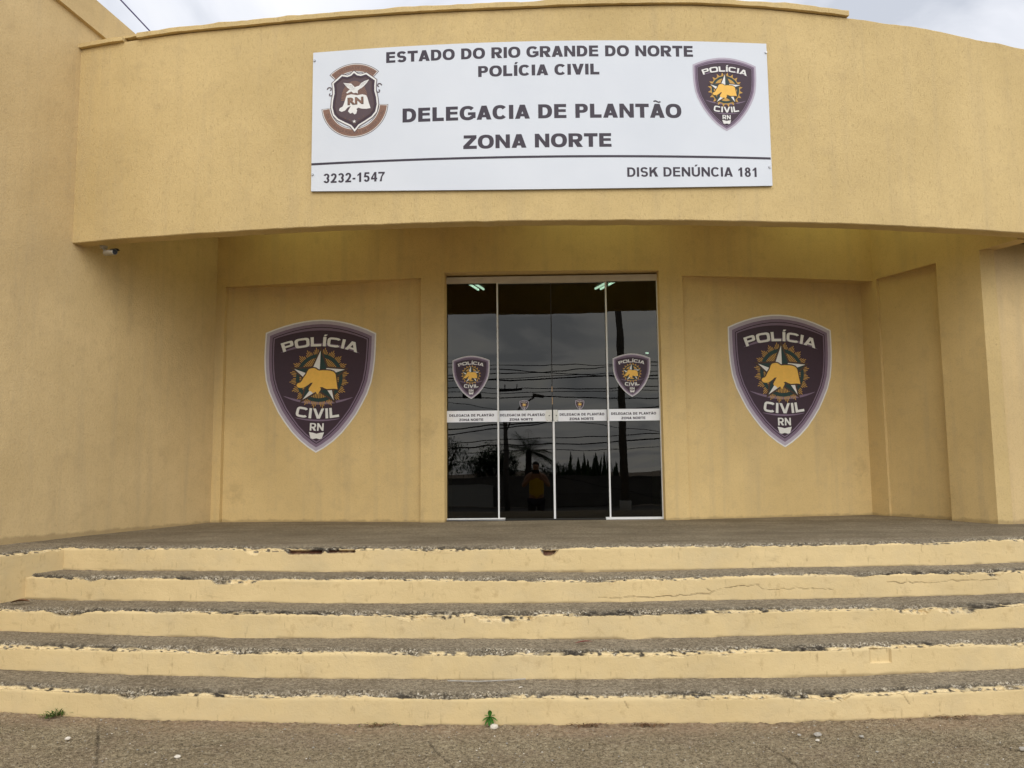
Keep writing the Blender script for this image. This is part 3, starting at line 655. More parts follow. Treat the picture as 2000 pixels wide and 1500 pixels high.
def shield_layers(rays=True):
    """list of (part, material, level, triangles)"""
    L = []
    L.append(('border', 'white', 0, tess(SH)))
    L.append(('border', 'lav', 1, tess(inset(SH, .012))))
    L.append(('border', 'purple', 2, tess(inset(SH, .040))))
    L.append(('border', 'plumline', 3, tess(inset(SH, .066))))
    L.append(('border', 'purple', 4, tess(inset(SH, .073))))
    L.append(('field', 'plum', 5, tess(inset(SH, .084))))
    L.append(('field', 'purple', 6, tess(cres(0, .08, .865, -.43, .43, .026)) + tess(cres(0, .50, .63, -.02, 0.0, .001))
              + tess(cres(0, 1.33, .90, -.36, .36, .024, False)) + tess(cres(0, .95 + .36, 1.03, -.20, .20, .014, False))
              + tess(cres(0, .08, 1.0, -.40, .40, .018))
              + [[(-.175, .195), (-.09, .105), (-.075, .12)], [(.175, .195), (.075, .12), (.09, .105)]]))
    # gear of rays
    g = []
    for k in range(20):
        a0 = 2 * math.pi * (k + .5) / 20
        if rays:
            for j in range(5):
                t = a0 + (j - 2) * 0.056; ro = .268 - abs(j - 2) * .016
                hw = .015
                g.append([(SC[0] + .205 * math.sin(t - hw), SC[1] + .205 * math.cos(t - hw)), (SC[0] + .205 * math.sin(t + hw), SC[1] + .205 * math.cos(t + hw)), (SC[0] + ro * math.sin(t + hw * .8), SC[1] + ro * math.cos(t + hw * .8))])
                g.append([(SC[0] + .205 * math.sin(t - hw), SC[1] + .205 * math.cos(t - hw)), (SC[0] + ro * math.sin(t + hw * .8), SC[1] + ro * math.cos(t + hw * .8)), (SC[0] + ro * math.sin(t - hw * .8), SC[1] + ro * math.cos(t - hw * .8))])
        else:
            g.append([(SC[0] + .20 * math.sin(a0 - .16), SC[1] + .20 * math.cos(a0 - .16)), (SC[0] + .20 * math.sin(a0 + .16), SC[1] + .20 * math.cos(a0 + .16)), (SC[0] + .272 * math.sin(a0), SC[1] + .272 * math.cos(a0))])
    ring = lambda r, n=48: [(SC[0] + r * math.sin(2 * math.pi * k / n), SC[1] + r * math.cos(2 * math.pi * k / n)) for k in range(n)]
    L.append(('ray_badge', 'gear', 7, g + (tess(ring(.225), [ring(.2)]) if not rays else [])))
    L.append(('ray_badge', 'green', 8, tess(ring(.212))))
    dsk = []
    if rays:
        for k in range(72):
            t = 2 * math.pi * k / 72; hw = .022
            dsk.append([(SC[0], SC[1]), (SC[0] + .178 * math.sin(t - hw), SC[1] + .178 * math.cos(t - hw)), (SC[0] + .178 * math.sin(t + hw), SC[1] + .178 * math.cos(t + hw))])
        L.append(('ray_badge', 'brownline', 9, tess(ring(.18)))); L.append(('ray_badge', 'gear', 10, dsk))
    else: L.append(('ray_badge', 'gear', 9, tess(ring(.178))))
    def star(R1, R2): return [(SC[0] + (R1 if k % 2 == 0 else R2) * math.sin(math.pi * k / 5), SC[1] + (R1 if k % 2 == 0 else R2) * math.cos(math.pi * k / 5)) for k in range(10)]
    L.append(('star', 'brownline', 11, tess(star(.278, .124)[::-1])))
    s1 = star(.240, .106); wt = []; gt = []
    for k in range(0, 10, 2):
        wt.append([SC, s1[k], s1[k - 1]]); gt.append([SC, s1[(k + 1) % 10], s1[k]])
    L.append(('star', 'white', 12, wt)); L.append(('star', 'green', 12, gt))
    L.append(('state_map', 'brownline', 13, tess(inset(MAP, -.011)))); L.append(('state_map', 'gold', 14, tess(MAP)))
    for n_, (T, f) in enumerate(((text("POLÍCIA", -.340, .340, 0, .082, 'wide'), lambda t: bend(t, 0, -.055, .985)), (text("CIVIL", -.200, .200, 0, .088, 'wide'), lambda t: bend(t, 0, 1.30, 1.005, False)), (text("RN", -.062, .062, .190, .066, 'bold'), lambda t: t))):
        for i, t in enumerate(T[0]): L.append(('lettering%d' % n_, 'white', 15 + .3 * i, f(t)))
    L.append(('book', 'white', 15, tess([(-.068, .178), (-.05, .124), (-.03, .117), (0, .125), (.03, .117), (.05, .124), (.068, .178), (.03, .172), (0, .164), (-.03, .172)][::-1])))
    return L
def place(layers, name_or_parts, parent, mapf, lift=0.0006, strip=None, base=0.0008):
    """build artwork; name_or_parts = one mesh name, or None for one mesh per layer part"""
    groups = {}
    for part, mt, lv, tris in layers: groups.setdefault(name_or_parts or part, []).append((mt, lv, tris))
    res = []
    for nm, ls in groups.items():
        B = MB(); mats = []
        for mt, lv, tris in ls:
            if mt not in mats: mats.append(mt)
            T = strip_tris(tris, strip) if strip else tris
            for t in T:
                pts_ = [mapf(x, y, base + lv * lift) for x, y in t]
                B.add(pts_, [tuple(range(len(pts_)))], mats.index(mt))
        res.append(B.build(nm.rstrip('0123456789'), [M[m_] for m_ in mats], parent))
    return res
def arcmap(s0, z0, k, r, rot=0.0, kz=None):
    c_, s_ = math.cos(rot), math.sin(rot); kz = kz or k
    def f(x, y, o):
        u, v = x * k, y * kz; u, v = u * c_ - v * s_, u * s_ + v * c_
        X, Y = arc(s0 + u, r + o, r0=r); return (X, Y, z0 + v)
    return f
# --- big shields on the porch wall
rP = RW - RC
for s0, z0, k, rot, kz, lab in ((-2.448, 1.560, 1.232, R_(-2.2), 1.204, "large purple police shield painted on the left wall panel beside the door"),
                            (2.512, 1.568, 1.215, 0.0, 1.200, "large purple police shield painted on the right wall panel beside the door")):
    X, Y = arc(s0, rP, r0=RW)
    t = empty("wall_emblem", (X, Y, z0)); tag(t, lab, "emblem", "police shields on the porch wall")
    c_, s_ = math.cos(rot), math.sin(rot)
    def wm(x, y, o, s0=s0, z0=z0, k=k, kz=kz, c_=c_, s_=s_):
        u, v = x * k, y * kz; u, v = u * c_ - v * s_, u * s_ + v * c_
        X, Y = arc(s0 + u, RW - rdepth(s0 + u) + o, r0=RW); return (X, Y, z0 + v)
    place(shield_layers(True), None, t, wm, 0.0006, 0.05, 0.003)
# --- door leaves
def flatmap(u0, z0, k, o0): return lambda x, y, o: dp(u0 + x * k, z0 + y * k, o0 + o)
def door_leaf(name, u0, u1, o0, zb, zt, sticker, txt, band, mullion, lab):
    d = empty(name, dp(u0, zb, o0)); d.parent = building; d.matrix_parent_inverse = Matrix.Translation(-Vector(building.location)); d['label'] = lab
    B = MB(); dbox(B, u0, u1, zb, zt, o0 - 0.008, o0); B.build("glass", M['glass'], d)
    if sticker:
        x, z, k, big = sticker; place(shield_layers(False), "emblem_sticker", d, flatmap(x, z, k, o0), 0.00025, None, 0.0004)
    b0, b1, z0, z1 = band
    B = MB(); dbox(B, b0, b1, z0, z1, o0 + .0004, o0 + .0012); B.build("vinyl_band", M['band'], d)
    (a, c), (a2, c2) = txt
    for tt in text("DELEGACIA DE PLANTÃO", a, c, 1.911, .0255) + text("ZONA NORTE", a2, c2, 1.865, .0255):
        place([('lettering', 'ink', i, t) for i, t in enumerate(tt)], None, d, lambda x, y, o: dp(x, y, o0 + .0012 + o), .0003, None, .0005)
    if mullion:
        B = MB(); dbox(B, mullion[0], mullion[1], zb, zt, o0 - .012, o0 + 0.014); B.build("mullion", M['alu'], d)
    return d
ZB, ZT = 0.876, 3.302
d1 = door_leaf("glass_panel", 0.008, 0.536, 0.0, ZB, ZT, (0.263, 2.094, .383, 1), ((.037, .497), (.139, .387)), (-0.004, .533, 1.854, 1.971), (.533, .548), "fixed glass panel at the left end of the doorway")
d4 = door_leaf("glass_panel", 1.672, 2.190, 0.0, ZB, ZT, (1.918, 2.095, .383, 1), ((1.697, 2.155), (1.80, 2.045)), (1.664, 2.201, 1.850, 1.971), (1.660, 1.675), "fixed glass panel at the right end of the doorway")
d2 = door_leaf("sliding_door", 0.50, 1.094, -0.035, 0.864, ZT, (0.808, 1.971, .090, 0), ((.557, 1.017), (.655, .897)), (.549, 1.04, 1.855, 1.971), None, "left sliding glass door leaf")
d3 = door_leaf("sliding_door", 1.103, 1.70, -0.035, 0.864, ZT, (1.380, 1.970, .090, 0), ((1.172, 1.630), (1.272, 1.520)), (1.155, 1.656, 1.854, 1.970), None, "right sliding glass door leaf")
B = MB(); dbox(B, 1.094, 1.103, 1.985, ZT, -.05, -.03); B.build("seal_strip", M['dark_seal'], d2)
B = MB(); dbox(B, 1.098, 1.118, 0.866, 1.853, -.034, -.018); B.build("seal_strip", M['alu'], d3)
B = MB(); dbox(B, 1.093, 1.101, 2.16, 2.215, -.032, -.026); B.build("edge_glint", M['glint'], d2); B = MB(); dbox(B, 1.095, 1.103, 2.03, 2.10, -.032, -.026); B.build("edge_glint", M['glint'], d2)  # reflections in the glass edge, painted as small tan strips
def lock(u0, u1, parent, flip):
    B = MB(); n = 10; z0, z1 = 1.851, 1.972; pts = []
    for k in range(n + 1):
        t = k / n; bul = 0.012 * math.sin(math.pi * t)
        pts.append(((u0 - bul) if flip else (u1 + bul), z0 + (z1 - z0) * t))
    poly = pts + ([(u1, z1), (u1, z0)] if flip else [(u0, z1), (u0, z0)])
    m_ = len(poly); B.add([dp(u, z, -.033) for u, z in poly] + [dp(u, z, -.020) for u, z in poly], [tuple(range(m_, 2 * m_))] + [(i, (i + 1) % m_, m_ + (i + 1) % m_, m_ + i) for i in range(m_)])
    o = B.build("lock_plate", M['camwhite'], parent)
    uc = (u0 + u1) / 2 + (.0 if flip else .012)
    for u_, z_, r_ in ((uc, 1.913, .006), (u0 + .008, 1.861, .003), (u1 - .006, 1.861, .003)):
        B2 = MB(); B2.tube([dp(u_, z_, -.021), dp(u_, z_, -.0175)], r_, 10); B2.build("lock_cylinder" if r_ > .005 else "lock_screw", M['dark_seal'], parent)
lock(1.036, 1.092, d2, True); lock(1.106, 1.148, d3, False)

# ------------------------------------------------------------------ entrance sign on the fascia
RS = RF + 0.024
SL, SR = -1.998, 1.790
sx, sy = arc(-0.1, RS); sign = empty("entrance_sign", (sx, sy, 3.62))
tag(sign, "long white sign board with dark lettering and two shields on the curved canopy", "sign")
def szt(s): return 4.842 + (s - SL) / (SR - SL) * .028 + 0.006 * math.sin((s - SL) / (SR - SL) * math.pi)
def szb(s): t = (s - SL) / (SR - SL); return 3.650 - 0.042 * (1 - (2 * t - 1) ** 2)
vs = []; fs = []; mi = []; nn = 80
for s in np.linspace(SL, SR, nn):
    s2 = s if s < 1.7 else s - (0.0)
    for r, z in ((RS, szb(s)), (RS, szt(s)), (RF + .002, szt(s)), (RF + .002, szb(s))):
        X, Y = arc(s, r, r0=RS); vs.append((X, Y, z))
for i in range(nn - 1):
    for j in range(4): fs.append((i * 4 + j, (i + 1) * 4 + j, (i + 1) * 4 + (j + 1) % 4, i * 4 + (j + 1) % 4)); mi.append(0 if j == 0 else 1)
fs += [(0, 3, 2, 1), tuple((nn - 1) * 4 + j for j in range(4))]; mi += [0, 0]
mesh("panel", vs, fs, [M['signwhite'], M['signedge']], sign, mi)
def signmap(x, y, o): X, Y = arc(x, RS + o, r0=RS); return (X, Y, y)
for body, x0, x1, yb, cap, sty, tilt in (("ESTADO DO RIO GRANDE DO NORTE", -1.375, 1.161, 4.714, .094, 'black', .019), ("POLÍCIA CIVIL", -.612, .381, 4.563, .093, 'black', .009),
     ("DELEGACIA DE PLANTÃO", -1.236, 1.048, 4.196, .119, 'black', .010), ("ZONA NORTE", -.737, .467, 3.954, .115, 'black', .004),
     ("3232-1547", -1.892, -1.381, 3.712, .080, 'bold', -.006), ("DISK DENÚNCIA 181", .589, 1.659, 3.706, .079, 'bold', .014)):
    for word in text(body, x0, x1, yb, cap, sty):
        place([('lettering', 'ink', i, [[(x, y + tilt * (x - x0) / (x1 - x0)) for x, y in t] for t in T]) for i, T in enumerate(word)], None, sign, signmap, .0003, 0.05)
place([('rule_line', 'ink', 0, tess([(SL, 3.868), (SR - .006, 3.870), (SR - .006, 3.889), (SL, 3.887)]))], None, sign, signmap, 0, 0.05)
place(shield_layers(False)[1:], "police_shield", sign, arcmap(1.422, 4.095, .548, RS, 0, .552), 0.0005, 0.05)
for s, z in ((-1.984, 4.772), (-1.986, 3.790), (1.782, 4.792), (1.772, 3.806)):
    X, Y = arc(s, RS, r0=RS); X2, Y2 = arc(s, RS + .010, r0=RS); B = MB(); B.tube([(X, Y, z), (X2, Y2, z)], [.011, .009], 10); B.build("screw", M['steel'], sign)
# state crest: unit = width, origin bottom centre; from its own drawing
def crest_layers():
    L = []; u = lambda x, y: ((x - 746) / 1010, (1340 - y) / 1010)
    def band(cx, cy, r0, r1, a0, a1, up=True, n=28):
        o = [(cx + r1 * math.sin(a0 + (a1 - a0) * k / n), cy + (1 if up else -1) * r1 * math.cos(a0 + (a1 - a0) * k / n)) for k in range(n + 1)]
        i_ = [(cx + r0 * math.sin(a0 + (a1 - a0) * k / n), cy + (1 if up else -1) * r0 * math.cos(a0 + (a1 - a0) * k / n)) for k in range(n + 1)]
        return o + i_[::-1]
    # bottom and top banners
    L.append(('c', 'crest', 0, tess(band(0, .51, .365, .508, -1.50, 1.50, False)) + tess(band(0, .60, .405, .545, -.765, .765))))
    L.append(('c', 'white', 1, tess(band(0, .51, .374, .499, -1.485, 1.485, False)) + tess(band(0, .60, .414, .536, -.745, .745))))
    L.append(('c', 'copper', 2, tess(band(0, .51, .384, .489, -1.465, 1.465, False)) + tess(band(0, .60, .424, .526, -.725, .725))))
    T = bend(text_small("SECRETARIA DE ESTADO", -.315, .315, 0, .05, .01), 0, .60, .452) + bend(text_small("DA SEGURANÇA PÚBLICA E DA DEFESA SOCIAL", -.60, .60, 0, .05, .01), 0, .51, .462, False)
    L.append(('c', 'copperink', 3, T))
    half = [(745, 335), (790, 375), (850, 392), (930, 372), (1062, 478), (1052, 560), (1052, 640), (1075, 740), (1085, 850), (1060, 960), (1000, 1030), (900, 1090), (800, 1145), (742, 1212)]
    H = [u(*p) for p in half]; sh = H + [(-x, y) for x, y in H[::-1][1:-1]]
    half2 = [(x + 28 if i > 3 else x, y) for i, (x, y) in enumerate(half)]
    L.append(('c', 'crest', 4, tess(inset(sh, -.035)))); L.append(('c', 'white', 5, tess(inset(sh, -.024)))); L.append(('c', 'plum', 6, tess(sh)))
    L.append(('c', 'brownline', 7, tess(inset(sh, .035)))); L.append(('c', 'crest', 8, tess(inset(sh, .043))))
    sun = []
    for k in range(-17, 18):
        t = k * .095; c0 = u(745, 740); hw = .028
        sun.append([c0, (c0[0] + .275 * math.sin(t - hw) * .72, c0[1] + .275 * math.cos(t - hw)), (c0[0] + .275 * math.sin(t + hw) * .72, c0[1] + .275 * math.cos(t + hw))])
    L.append(('c', 'copper', 9, sun))
    mp = [(630, 680), (700, 668), (790, 690), (870, 682), (925, 700), (945, 740), (965, 820), (990, 905), (930, 912), (860, 905), (800, 885), (775, 905), (785, 930), (770, 975), (742, 985), (715, 955), (680, 968), (645, 930), (660, 900), (690, 850), (640, 870), (600, 915), (545, 930), (505, 905), (520, 870), (565, 850), (590, 790), (615, 715)]
    L.append(('c', 'white', 10, tess([u(*p) for p in mp][::-1])))
    wing = [[(580, 480), (640, 492), (700, 500), (745, 550), (770, 590), (740, 610), (690, 600), (640, 560)], [(975, 458), (900, 480), (845, 510), (815, 560), (850, 590), (900, 550), (945, 505)],
            [(700, 580), (760, 560), (815, 545), (850, 580), (800, 620), (800, 665), (770, 650), (735, 655), (700, 625), (640, 650), (620, 640), (665, 600)]]
    L.append(('c', 'white', 11, [t for w_ in wing for t in tess([u(*p) for p in w_][::-1])]))
    fe = []
    for a in range(5):
        fe.append([u(600 + a * 26, 495 + a * 8), u(606 + a * 26, 497 + a * 8), u(660 + a * 18, 560 + a * 9)]); fe.append([u(950 - a * 24, 475 + a * 8), u(944 - a * 24, 478 + a * 8), u(880 - a * 8, 545 + a * 6)])
    L.append(('c', 'crest', 12, fe))
    a, c = u(640, 835), u(885, 720)
    L.append(('c', 'brownline', 12, text_small("RN", a[0], c[0], a[1], c[1] - a[1], .06))); L.append(('c', 'copper', 13, text_small("RN", a[0] + .012, c[0] - .012, a[1] + .012, c[1] - a[1] - .02, .03)))
    st = u(738, 1093)
    L.append(('c', 'white', 10, tess([(st[0] + (.03 if k % 2 == 0 else .012) * math.sin(math.pi * k / 5), st[1] + (.03 if k % 2 == 0 else .012) * math.cos(math.pi * k / 5)) for k in range(10)][::-1])))
    ds = []
    for x, y in ((600, 1033), (668, 1063), (812, 1055), (880, 1023)):
        p = u(x, y); ds += tess([(p[0] + (.016 if k % 2 == 0 else .007) * math.sin(math.pi * k / 5), p[1] + (.016 if k % 2 == 0 else .007) * math.cos(math.pi * k / 5)) for k in range(10)][::-1])
    L.append(('c', 'copperink', 10, ds))
    curl = []
    for sx_ in (-1, 1):
        for cx, cy, r, ph in ((368, 562, 40, 0), (378, 640, 32, math.pi)):
            X0, Y0 = u(cx, cy); X0 *= 1
            pts_ = []
            for k in range(20):
                t = ph + k / 19 * 4.6; rr = (r - k * r * .035) / 1010; pts_.append((X0 - rr * math.cos(t), Y0 + rr * math.sin(t)))
            for p, q in zip(pts_[:-1], pts_[1:]):
                d_ = Vector((q[0] - p[0], q[1] - p[1])).normalized() * .0085; nx, ny = -d_.y, d_.x
                q4 = [(p[0] + nx, p[1] + ny), (p[0] - nx, p[1] - ny), (q[0] - nx, q[1] - ny), (q[0] + nx, q[1] + ny)]
                if sx_ > 0: q4 = [(-x, y) for x, y in q4]
                curl.append(q4[:3]); curl.append([q4[0], q4[2], q4[3]])
    L.append(('c', 'crest', 3, curl))
    return L
place(crest_layers(), "state_crest", sign, arcmap(-1.630, 4.087, .556, RS, R_(1.5), .558), 0.0005, 0.05)

# ------------------------------------------------------------------ steps
SCN = (0.6, 24.0)
STEP_R = [19.42, 19.105, 18.77, 18.43, 18.105]; STEP_Z = [0.0, 0.158, 0.321, 0.483, 0.650, 0.820]
steps = empty("entrance_steps", (0.6, 4.6, 0)); tag(steps, "five wide curved concrete steps with yellow painted risers and crumbling edges", "steps")
def px_s(x_world, k):  return math.asin((x_world - SCN[0]) / STEP_R[k]) * STEP_R[k]
def polydist(S, Z, pl):
    d = np.full(S.shape, 9.0)
    for (a, b_), (c, e_) in zip(pl[:-1], pl[1:]):
        L2 = (c - a) ** 2 + (e_ - b_) ** 2; t = np.clip(((S - a) * (c - a) + (Z - b_) * (e_ - b_)) / L2, 0, 1)
        d = np.minimum(d, np.hypot(S - a - t * (c - a), Z - b_ - t * (e_ - b_)))
    return d
def make_step(name, pathf, s0, s1, zt, zb, T, seed, band=0.042, special=(), cracks=(), ds=0.0075, undul=0.015, repair=None, flat_back=False):
    """worn step: tread, crumbled nosing, painted riser. pathf(s) -> x, y, nx, ny arrays (n = outward)"""
    s = np.arange(s0, s1, ds); x, y, nx, ny = pathf(s); h = zt - zb + 0.01
    tr = -T + np.linspace(0, 1, max(6, int(T / 0.03))) * (T - 0.055)
    d = list(tr); z = [0.0] * len(tr); nd = [0.0] * len(tr); nz = [1.0] * len(tr)
    for a in np.linspace(0.0, math.pi / 2, 16)[1:]:
        d.append(-0.055 + 0.055 * math.sin(a) ** 1.0); z.append(-band + band * math.cos(a)); nd.append(math.sin(a)); nz.append(math.cos(a))
    zz = -band
    while zz > -h + 0.002:
        zz = max(-h, zz - 0.006); d.append(0.0); z.append(zz); nd.append(1.0); nz.append(0.0)
    d, z, nd, nz = (np.array(a)[None, :] for a in (d, z, nd, nz)); S = s[:, None]; q = seed * 31.7
    bandw = sstep(-0.100 + 0.05 * fbm(S * 6, q + 60, 0, 3), -0.03, d) * (1 - sstep(0.0, 0.03, -z - band - 0.008)) + 0 * S
    # where the paint ends
    big = fbm(S * 0.9, q, 0, 3); chip = sstep(0.60, 0.74, fbm(S * 3.1, q + 4, 0, 3))
    lim = -band * 0.62 - 0.014 * (fbm(S * 5, q + 8, 0, 4) - 0.35) - 0.016 * (fbm(S * 24, q + 9, 0, 3) - .5) - 0.030 * chip * sstep(.38, .55, vnoise(S * 1.1, q)) - 0.022 * (big - .5) - 0.010 * sstep(.55, .75, fbm(S * 1.7, q + 50, 0, 3))
    extra = np.zeros_like(S)
    for a, b_, dep in special: extra = extra + dep * sstep(a - .025, a + .012, S) * (1 - sstep(b_ - .012, b_ + .025, S))
    lim = np.minimum(lim + 0.014 * sstep(.50, .75, fbm(S * 1.3, q + 70, 0, 3)) * (.6 + .8 * (fbm(S * 30, q, 0, 3) - .5)), -0.005)
    lim = lim - extra
    jag = 0.006 * (vnoise(S * 90, z * 90, q) - .5)
    isn = (nd > 0.05) + 0 * S
    paint = sstep(-0.002, 0.002, lim - z + jag) * isn
    lip = paint * (1 - sstep(0.005, 0.016, lim - z + jag))
    yel = sstep(0.37, 0.46, fbm(S * 2.6, q + 12, 0, 4)) * sstep(0.33, 0.44, vnoise(S * 45, z * 50, d * 50)) * sstep(-band * 0.02, -band * 0.30, z)
    yel = np.clip(yel * isn * (1 - paint) + lip * 0.8 * sstep(.35, .6, fbm(S * 7, q + 15, 0, 2)), 0, 1)
    dark = sstep(0.46, 0.62, fbm(S * 3.4, q + 20, 0, 4)) * sstep(0.30, 0.55, vnoise(S * 40, z * 60, d * 60 + q)) * bandw * (1 - paint) * isn
    dark = np.clip(dark * 1.0 + 0.9 * (1 - paint) * isn * (1 - sstep(0.0, 0.010, z - lim)) * sstep(.38, .58, fbm(S * 6, q + 23, 0, 3)), 0, 1)  # shadow under the eroded nosing, painted as a dark mask
    dust = (1 - sstep(-h + 0.010, -h + 0.014 + 0.020 * fbm(S * 12, q + 2, 0, 4), z)) * sstep(.30, .55, fbm(S * 7, q + 2)) * paint
    # displacement
    agg = (vnoise(S * 36, z * 40, d * 40 + q) - .5) * 0.016 + (vnoise(S * 95, z * 95, d * 95 + q) - .5) * 0.009
    ero = -(0.006 + 0.016 * fbm(S * 1.7, q + 30, 0, 3) + 0.014 * chip)
    off = bandw * (1 - paint) * (agg + ero * isn)
    off = off + paint * (0.005 + 0.002 * (fbm(S * 6, z * 12, q) - .5) * 2)
    hol = np.zeros_like(S + z); brick = np.zeros_like(hol)
    for a, b_, dep in special:
        m_ = sstep(a, a + .012, S) * (1 - sstep(b_ - .012, b_, S)) * sstep(lim - .004, lim + .004, z) * (1 - sstep(-0.018, -0.010, z)) * isn
        hol = np.maximum(hol, m_); brick = np.maximum(brick, m_ * 0.9)
    off = off - hol * 0.035
    crack = np.zeros_like(hol)
    for pl in cracks:
        wob = 0.010 * (fbm(S * 22, q + 3, 0, 3) - .5) * 2; cd = polydist(S + .006 * (fbm(z * 60, q, 0, 2) - .5) * 2, z + wob, pl) + 0.004 * (vnoise(S * 60, z * 60, q + 3) - .5); crack = np.maximum(crack, (1 - sstep(0.0005, 0.0052, cd)) * (.35 + .65 * vnoise(S * 9, q)))
    off = off - crack * 0.004 * paint
    if repair:
        a, b_, z0_, z1_ = repair; m_ = sstep(a, a + .006, S) * (1 - sstep(b_ - .006, b_, S)) * sstep(z0_ - .003, z0_ + .003, z) * (1 - sstep(z1_ - .003, z1_ + .003, z)); off = off - 0.014 * m_
        crack = np.maximum(crack, 0.55 * m_ * (1 - sstep(0.0, .012, np.minimum(np.minimum(S - a, b_ - S), z1_ - z))))
    crack = np.maximum(crack, dust * .7)
    fade = sstep(-T, -T * .55, d) if flat_back else 1.0
    und = fade * undul * (fbm(S * 0.8, q + 40, 0, 4) - .5) * 2
    rough = fade * 0.004 * (fbm(S * 14, d * 14 + q, 0, 3) - .5) * 2 * (1 - isn)
    back = sstep(-T + .05, -T, d) * 0
    D = d + off * nd; Zt = zt + z + off * nz + und * (1 - sstep(0.02, h, -z)) + rough + back
    X = x[:, None] + nx[:, None] * D; Y = y[:, None] + ny[:, None] * D
    wear = np.stack([paint + 0 * D, yel + 0 * D, np.clip(bandw * 1.1, 0, 1) + 0 * D, dark + 0 * D], -1)
    o = grid_mesh(name, X, Y, Zt, M['step'], steps, {'wear': wear, 'brick': brick + 0 * D, 'crack': crack + 0 * D}, False)
    return o
def arcpath(k):
    def f(s):
        th = s / STEP_R[k]; return (SCN[0] + STEP_R[k] * np.sin(th), SCN[1] - STEP_R[k] * np.cos(th), np.sin(th), -np.cos(th))
    return f
CX = [-4.02, -3.90, -3.80, -3.68, -3.56]                       # left ends, on the cheek wall
SPEC = {4: [(px_s(-1.62, 4), px_s(-1.37, 4), .020), (px_s(-1.33, 4), px_s(-1.13, 4), .014), (px_s(.20, 4), px_s(.30, 4), .022)], 1: [], 3: [], 2: [], 0: []}
CRK = {3: [[(px_s(.55, 3), -.135), (px_s(1.0, 3), -.132), (px_s(1.28, 3), -.118), (px_s(1.40, 3), -.085), (px_s(1.62, 3), -.070)], [(px_s(1.60, 3), -.072), (px_s(1.66, 3), -.098), (px_s(1.9, 3), -.100), (px_s(2.12, 3), -.108)],
           [(px_s(2.5, 3), -.07), (px_s(2.75, 3), -.075), (px_s(3.0, 3), -.066), (px_s(3.3, 3), -.068)], [(px_s(1.30, 3), -.10), (px_s(1.27, 3), -.085)]],
       2: [[(px_s(-.32, 2), -.04), (px_s(-.312, 2), -.055), (px_s(-.305, 2), -.07)], [(px_s(.7, 2), -.02), (px_s(.71, 2), -.05)]],
       0: [[(px_s(.58, 0), -.03), (px_s(.60, 0), -.07)], [(px_s(2.10, 0), -.03), (px_s(2.13, 0), -.08)]], 1: [[(px_s(-1.0, 1), -.02), (px_s(-.98, 1), -.05)], [(px_s(1.95, 1), -.02), (px_s(1.96, 1), -.06)]], 4: []}
for k in range(5):
    T = (STEP_R[k] - STEP_R[k + 1] + .03) if k < 4 else 0.30
    make_step("step", arcpath(k), px_s(CX[k], k), px_s(5.6, k), STEP_Z[k + 1], STEP_Z[k], T, k + 1, 0.042 - 0.0040 * k, SPEC[k], CRK[k],
              flat_back=(k == 4), repair=(px_s(2.06, 1), px_s(2.19, 1), -.100, -.024) if k == 1 else None)
# left cheek: the porch slab runs forward beside the steps
ca, cb = Vector((-3.20, 6.95)), Vector((-4.25, 3.6)); cd_ = (cb - ca).normalized(); cl_ = (cb - ca).length
cn_ = Vector((-cd_.y, cd_.x)); cn_ = cn_ if cn_.x > 0 else -cn_
make_step("cheek_wall", lambda s: (ca.x + cd_.x * s, ca.y + cd_.y * s, np.full_like(s, cn_.x), np.full_like(s, cn_.y)), 0.0, cl_, 0.8185, 0.0, 1.3, 9, 0.026, undul=0.004)
# porch floor, falling slightly towards the steps
th0, th1 = math.asin((-4.6 - SCN[0]) / 18.105), math.asin((8.0 - SCN[0]) / 18.105)
TH = np.linspace(th0, th1, 420)[:, None]; RR = np.linspace(18.105 - .296, 14.6, 60)[None, :]
zf = 0.8196 + (17.809 - RR) * 0.0140; zf = np.minimum(zf, 0.8205 + 0.037)
Zf = zf + 0.003 * (fbm(TH * 60, RR * 4, 2) - .5) * 2 * sstep(0, .3, 17.809 - RR)
struct(grid_mesh("porch_floor", SCN[0] + RR * np.sin(TH), SCN[1] - RR * np.cos(TH), Zf, M['floor']))

# ------------------------------------------------------------------ pavement and ground
xs = np.arange(-4.3, 4.3, 0.0085); ys = np.arange(3.35, 5.9, 0.0085); X, Y = np.meshgrid(xs, ys, indexing='ij')
rb = STEP_R[0] - np.hypot(X - SCN[0], Y - SCN[1])          # > 0 under the steps; negative in front
edge = -rb
cr_ = np.zeros_like(X)
for pl in ([(-2.27, 4.68), (-2.01, 4.14), (-1.92, 3.95)], [(-.44, 4.34), (-.36, 4.14), (-.25, 3.9)], [(1.22, 4.24), (1.27, 4.05), (1.30, 3.85)], [(-1.99, 4.11), (-1.78, 4.25), (-1.59, 4.31), (-1.34, 4.45), (-1.1, 4.5)], [(2.6, 4.05), (2.2, 4.2), (1.9, 4.22)]):
    cr_ = np.maximum(cr_, (1 - sstep(.001, .008, polydist(X, Y, pl) + .006 * (vnoise(X * 40, Y * 40) - .5))))
dirt = np.clip(1.0 - sstep(0.02, 0.30, edge - .20 * (fbm(X * 2.2, Y * 2.2, 5) - .45)), 0, 1) * (0.45 + .55 * sstep(.3, .65, fbm(X * 9, Y * 9, 8)))
gut = sstep(.58, .7, fbm(X * 3.3, 2.0, 6)) * (1 - sstep(.02, .075, edge))
Z = 0.007 * (fbm(X * 1.6, Y * 1.6, 1) - .5) * 2 + 0.009 * (fbm(X * 22, Y * 22, 3, 4) - .5) * 2 + 0.003 * (vnoise(X * 95, Y * 95) - .5) * 2 - 0.008 * cr_ - 0.004 * gut + .006 * sstep(.06, .0, edge) - .001
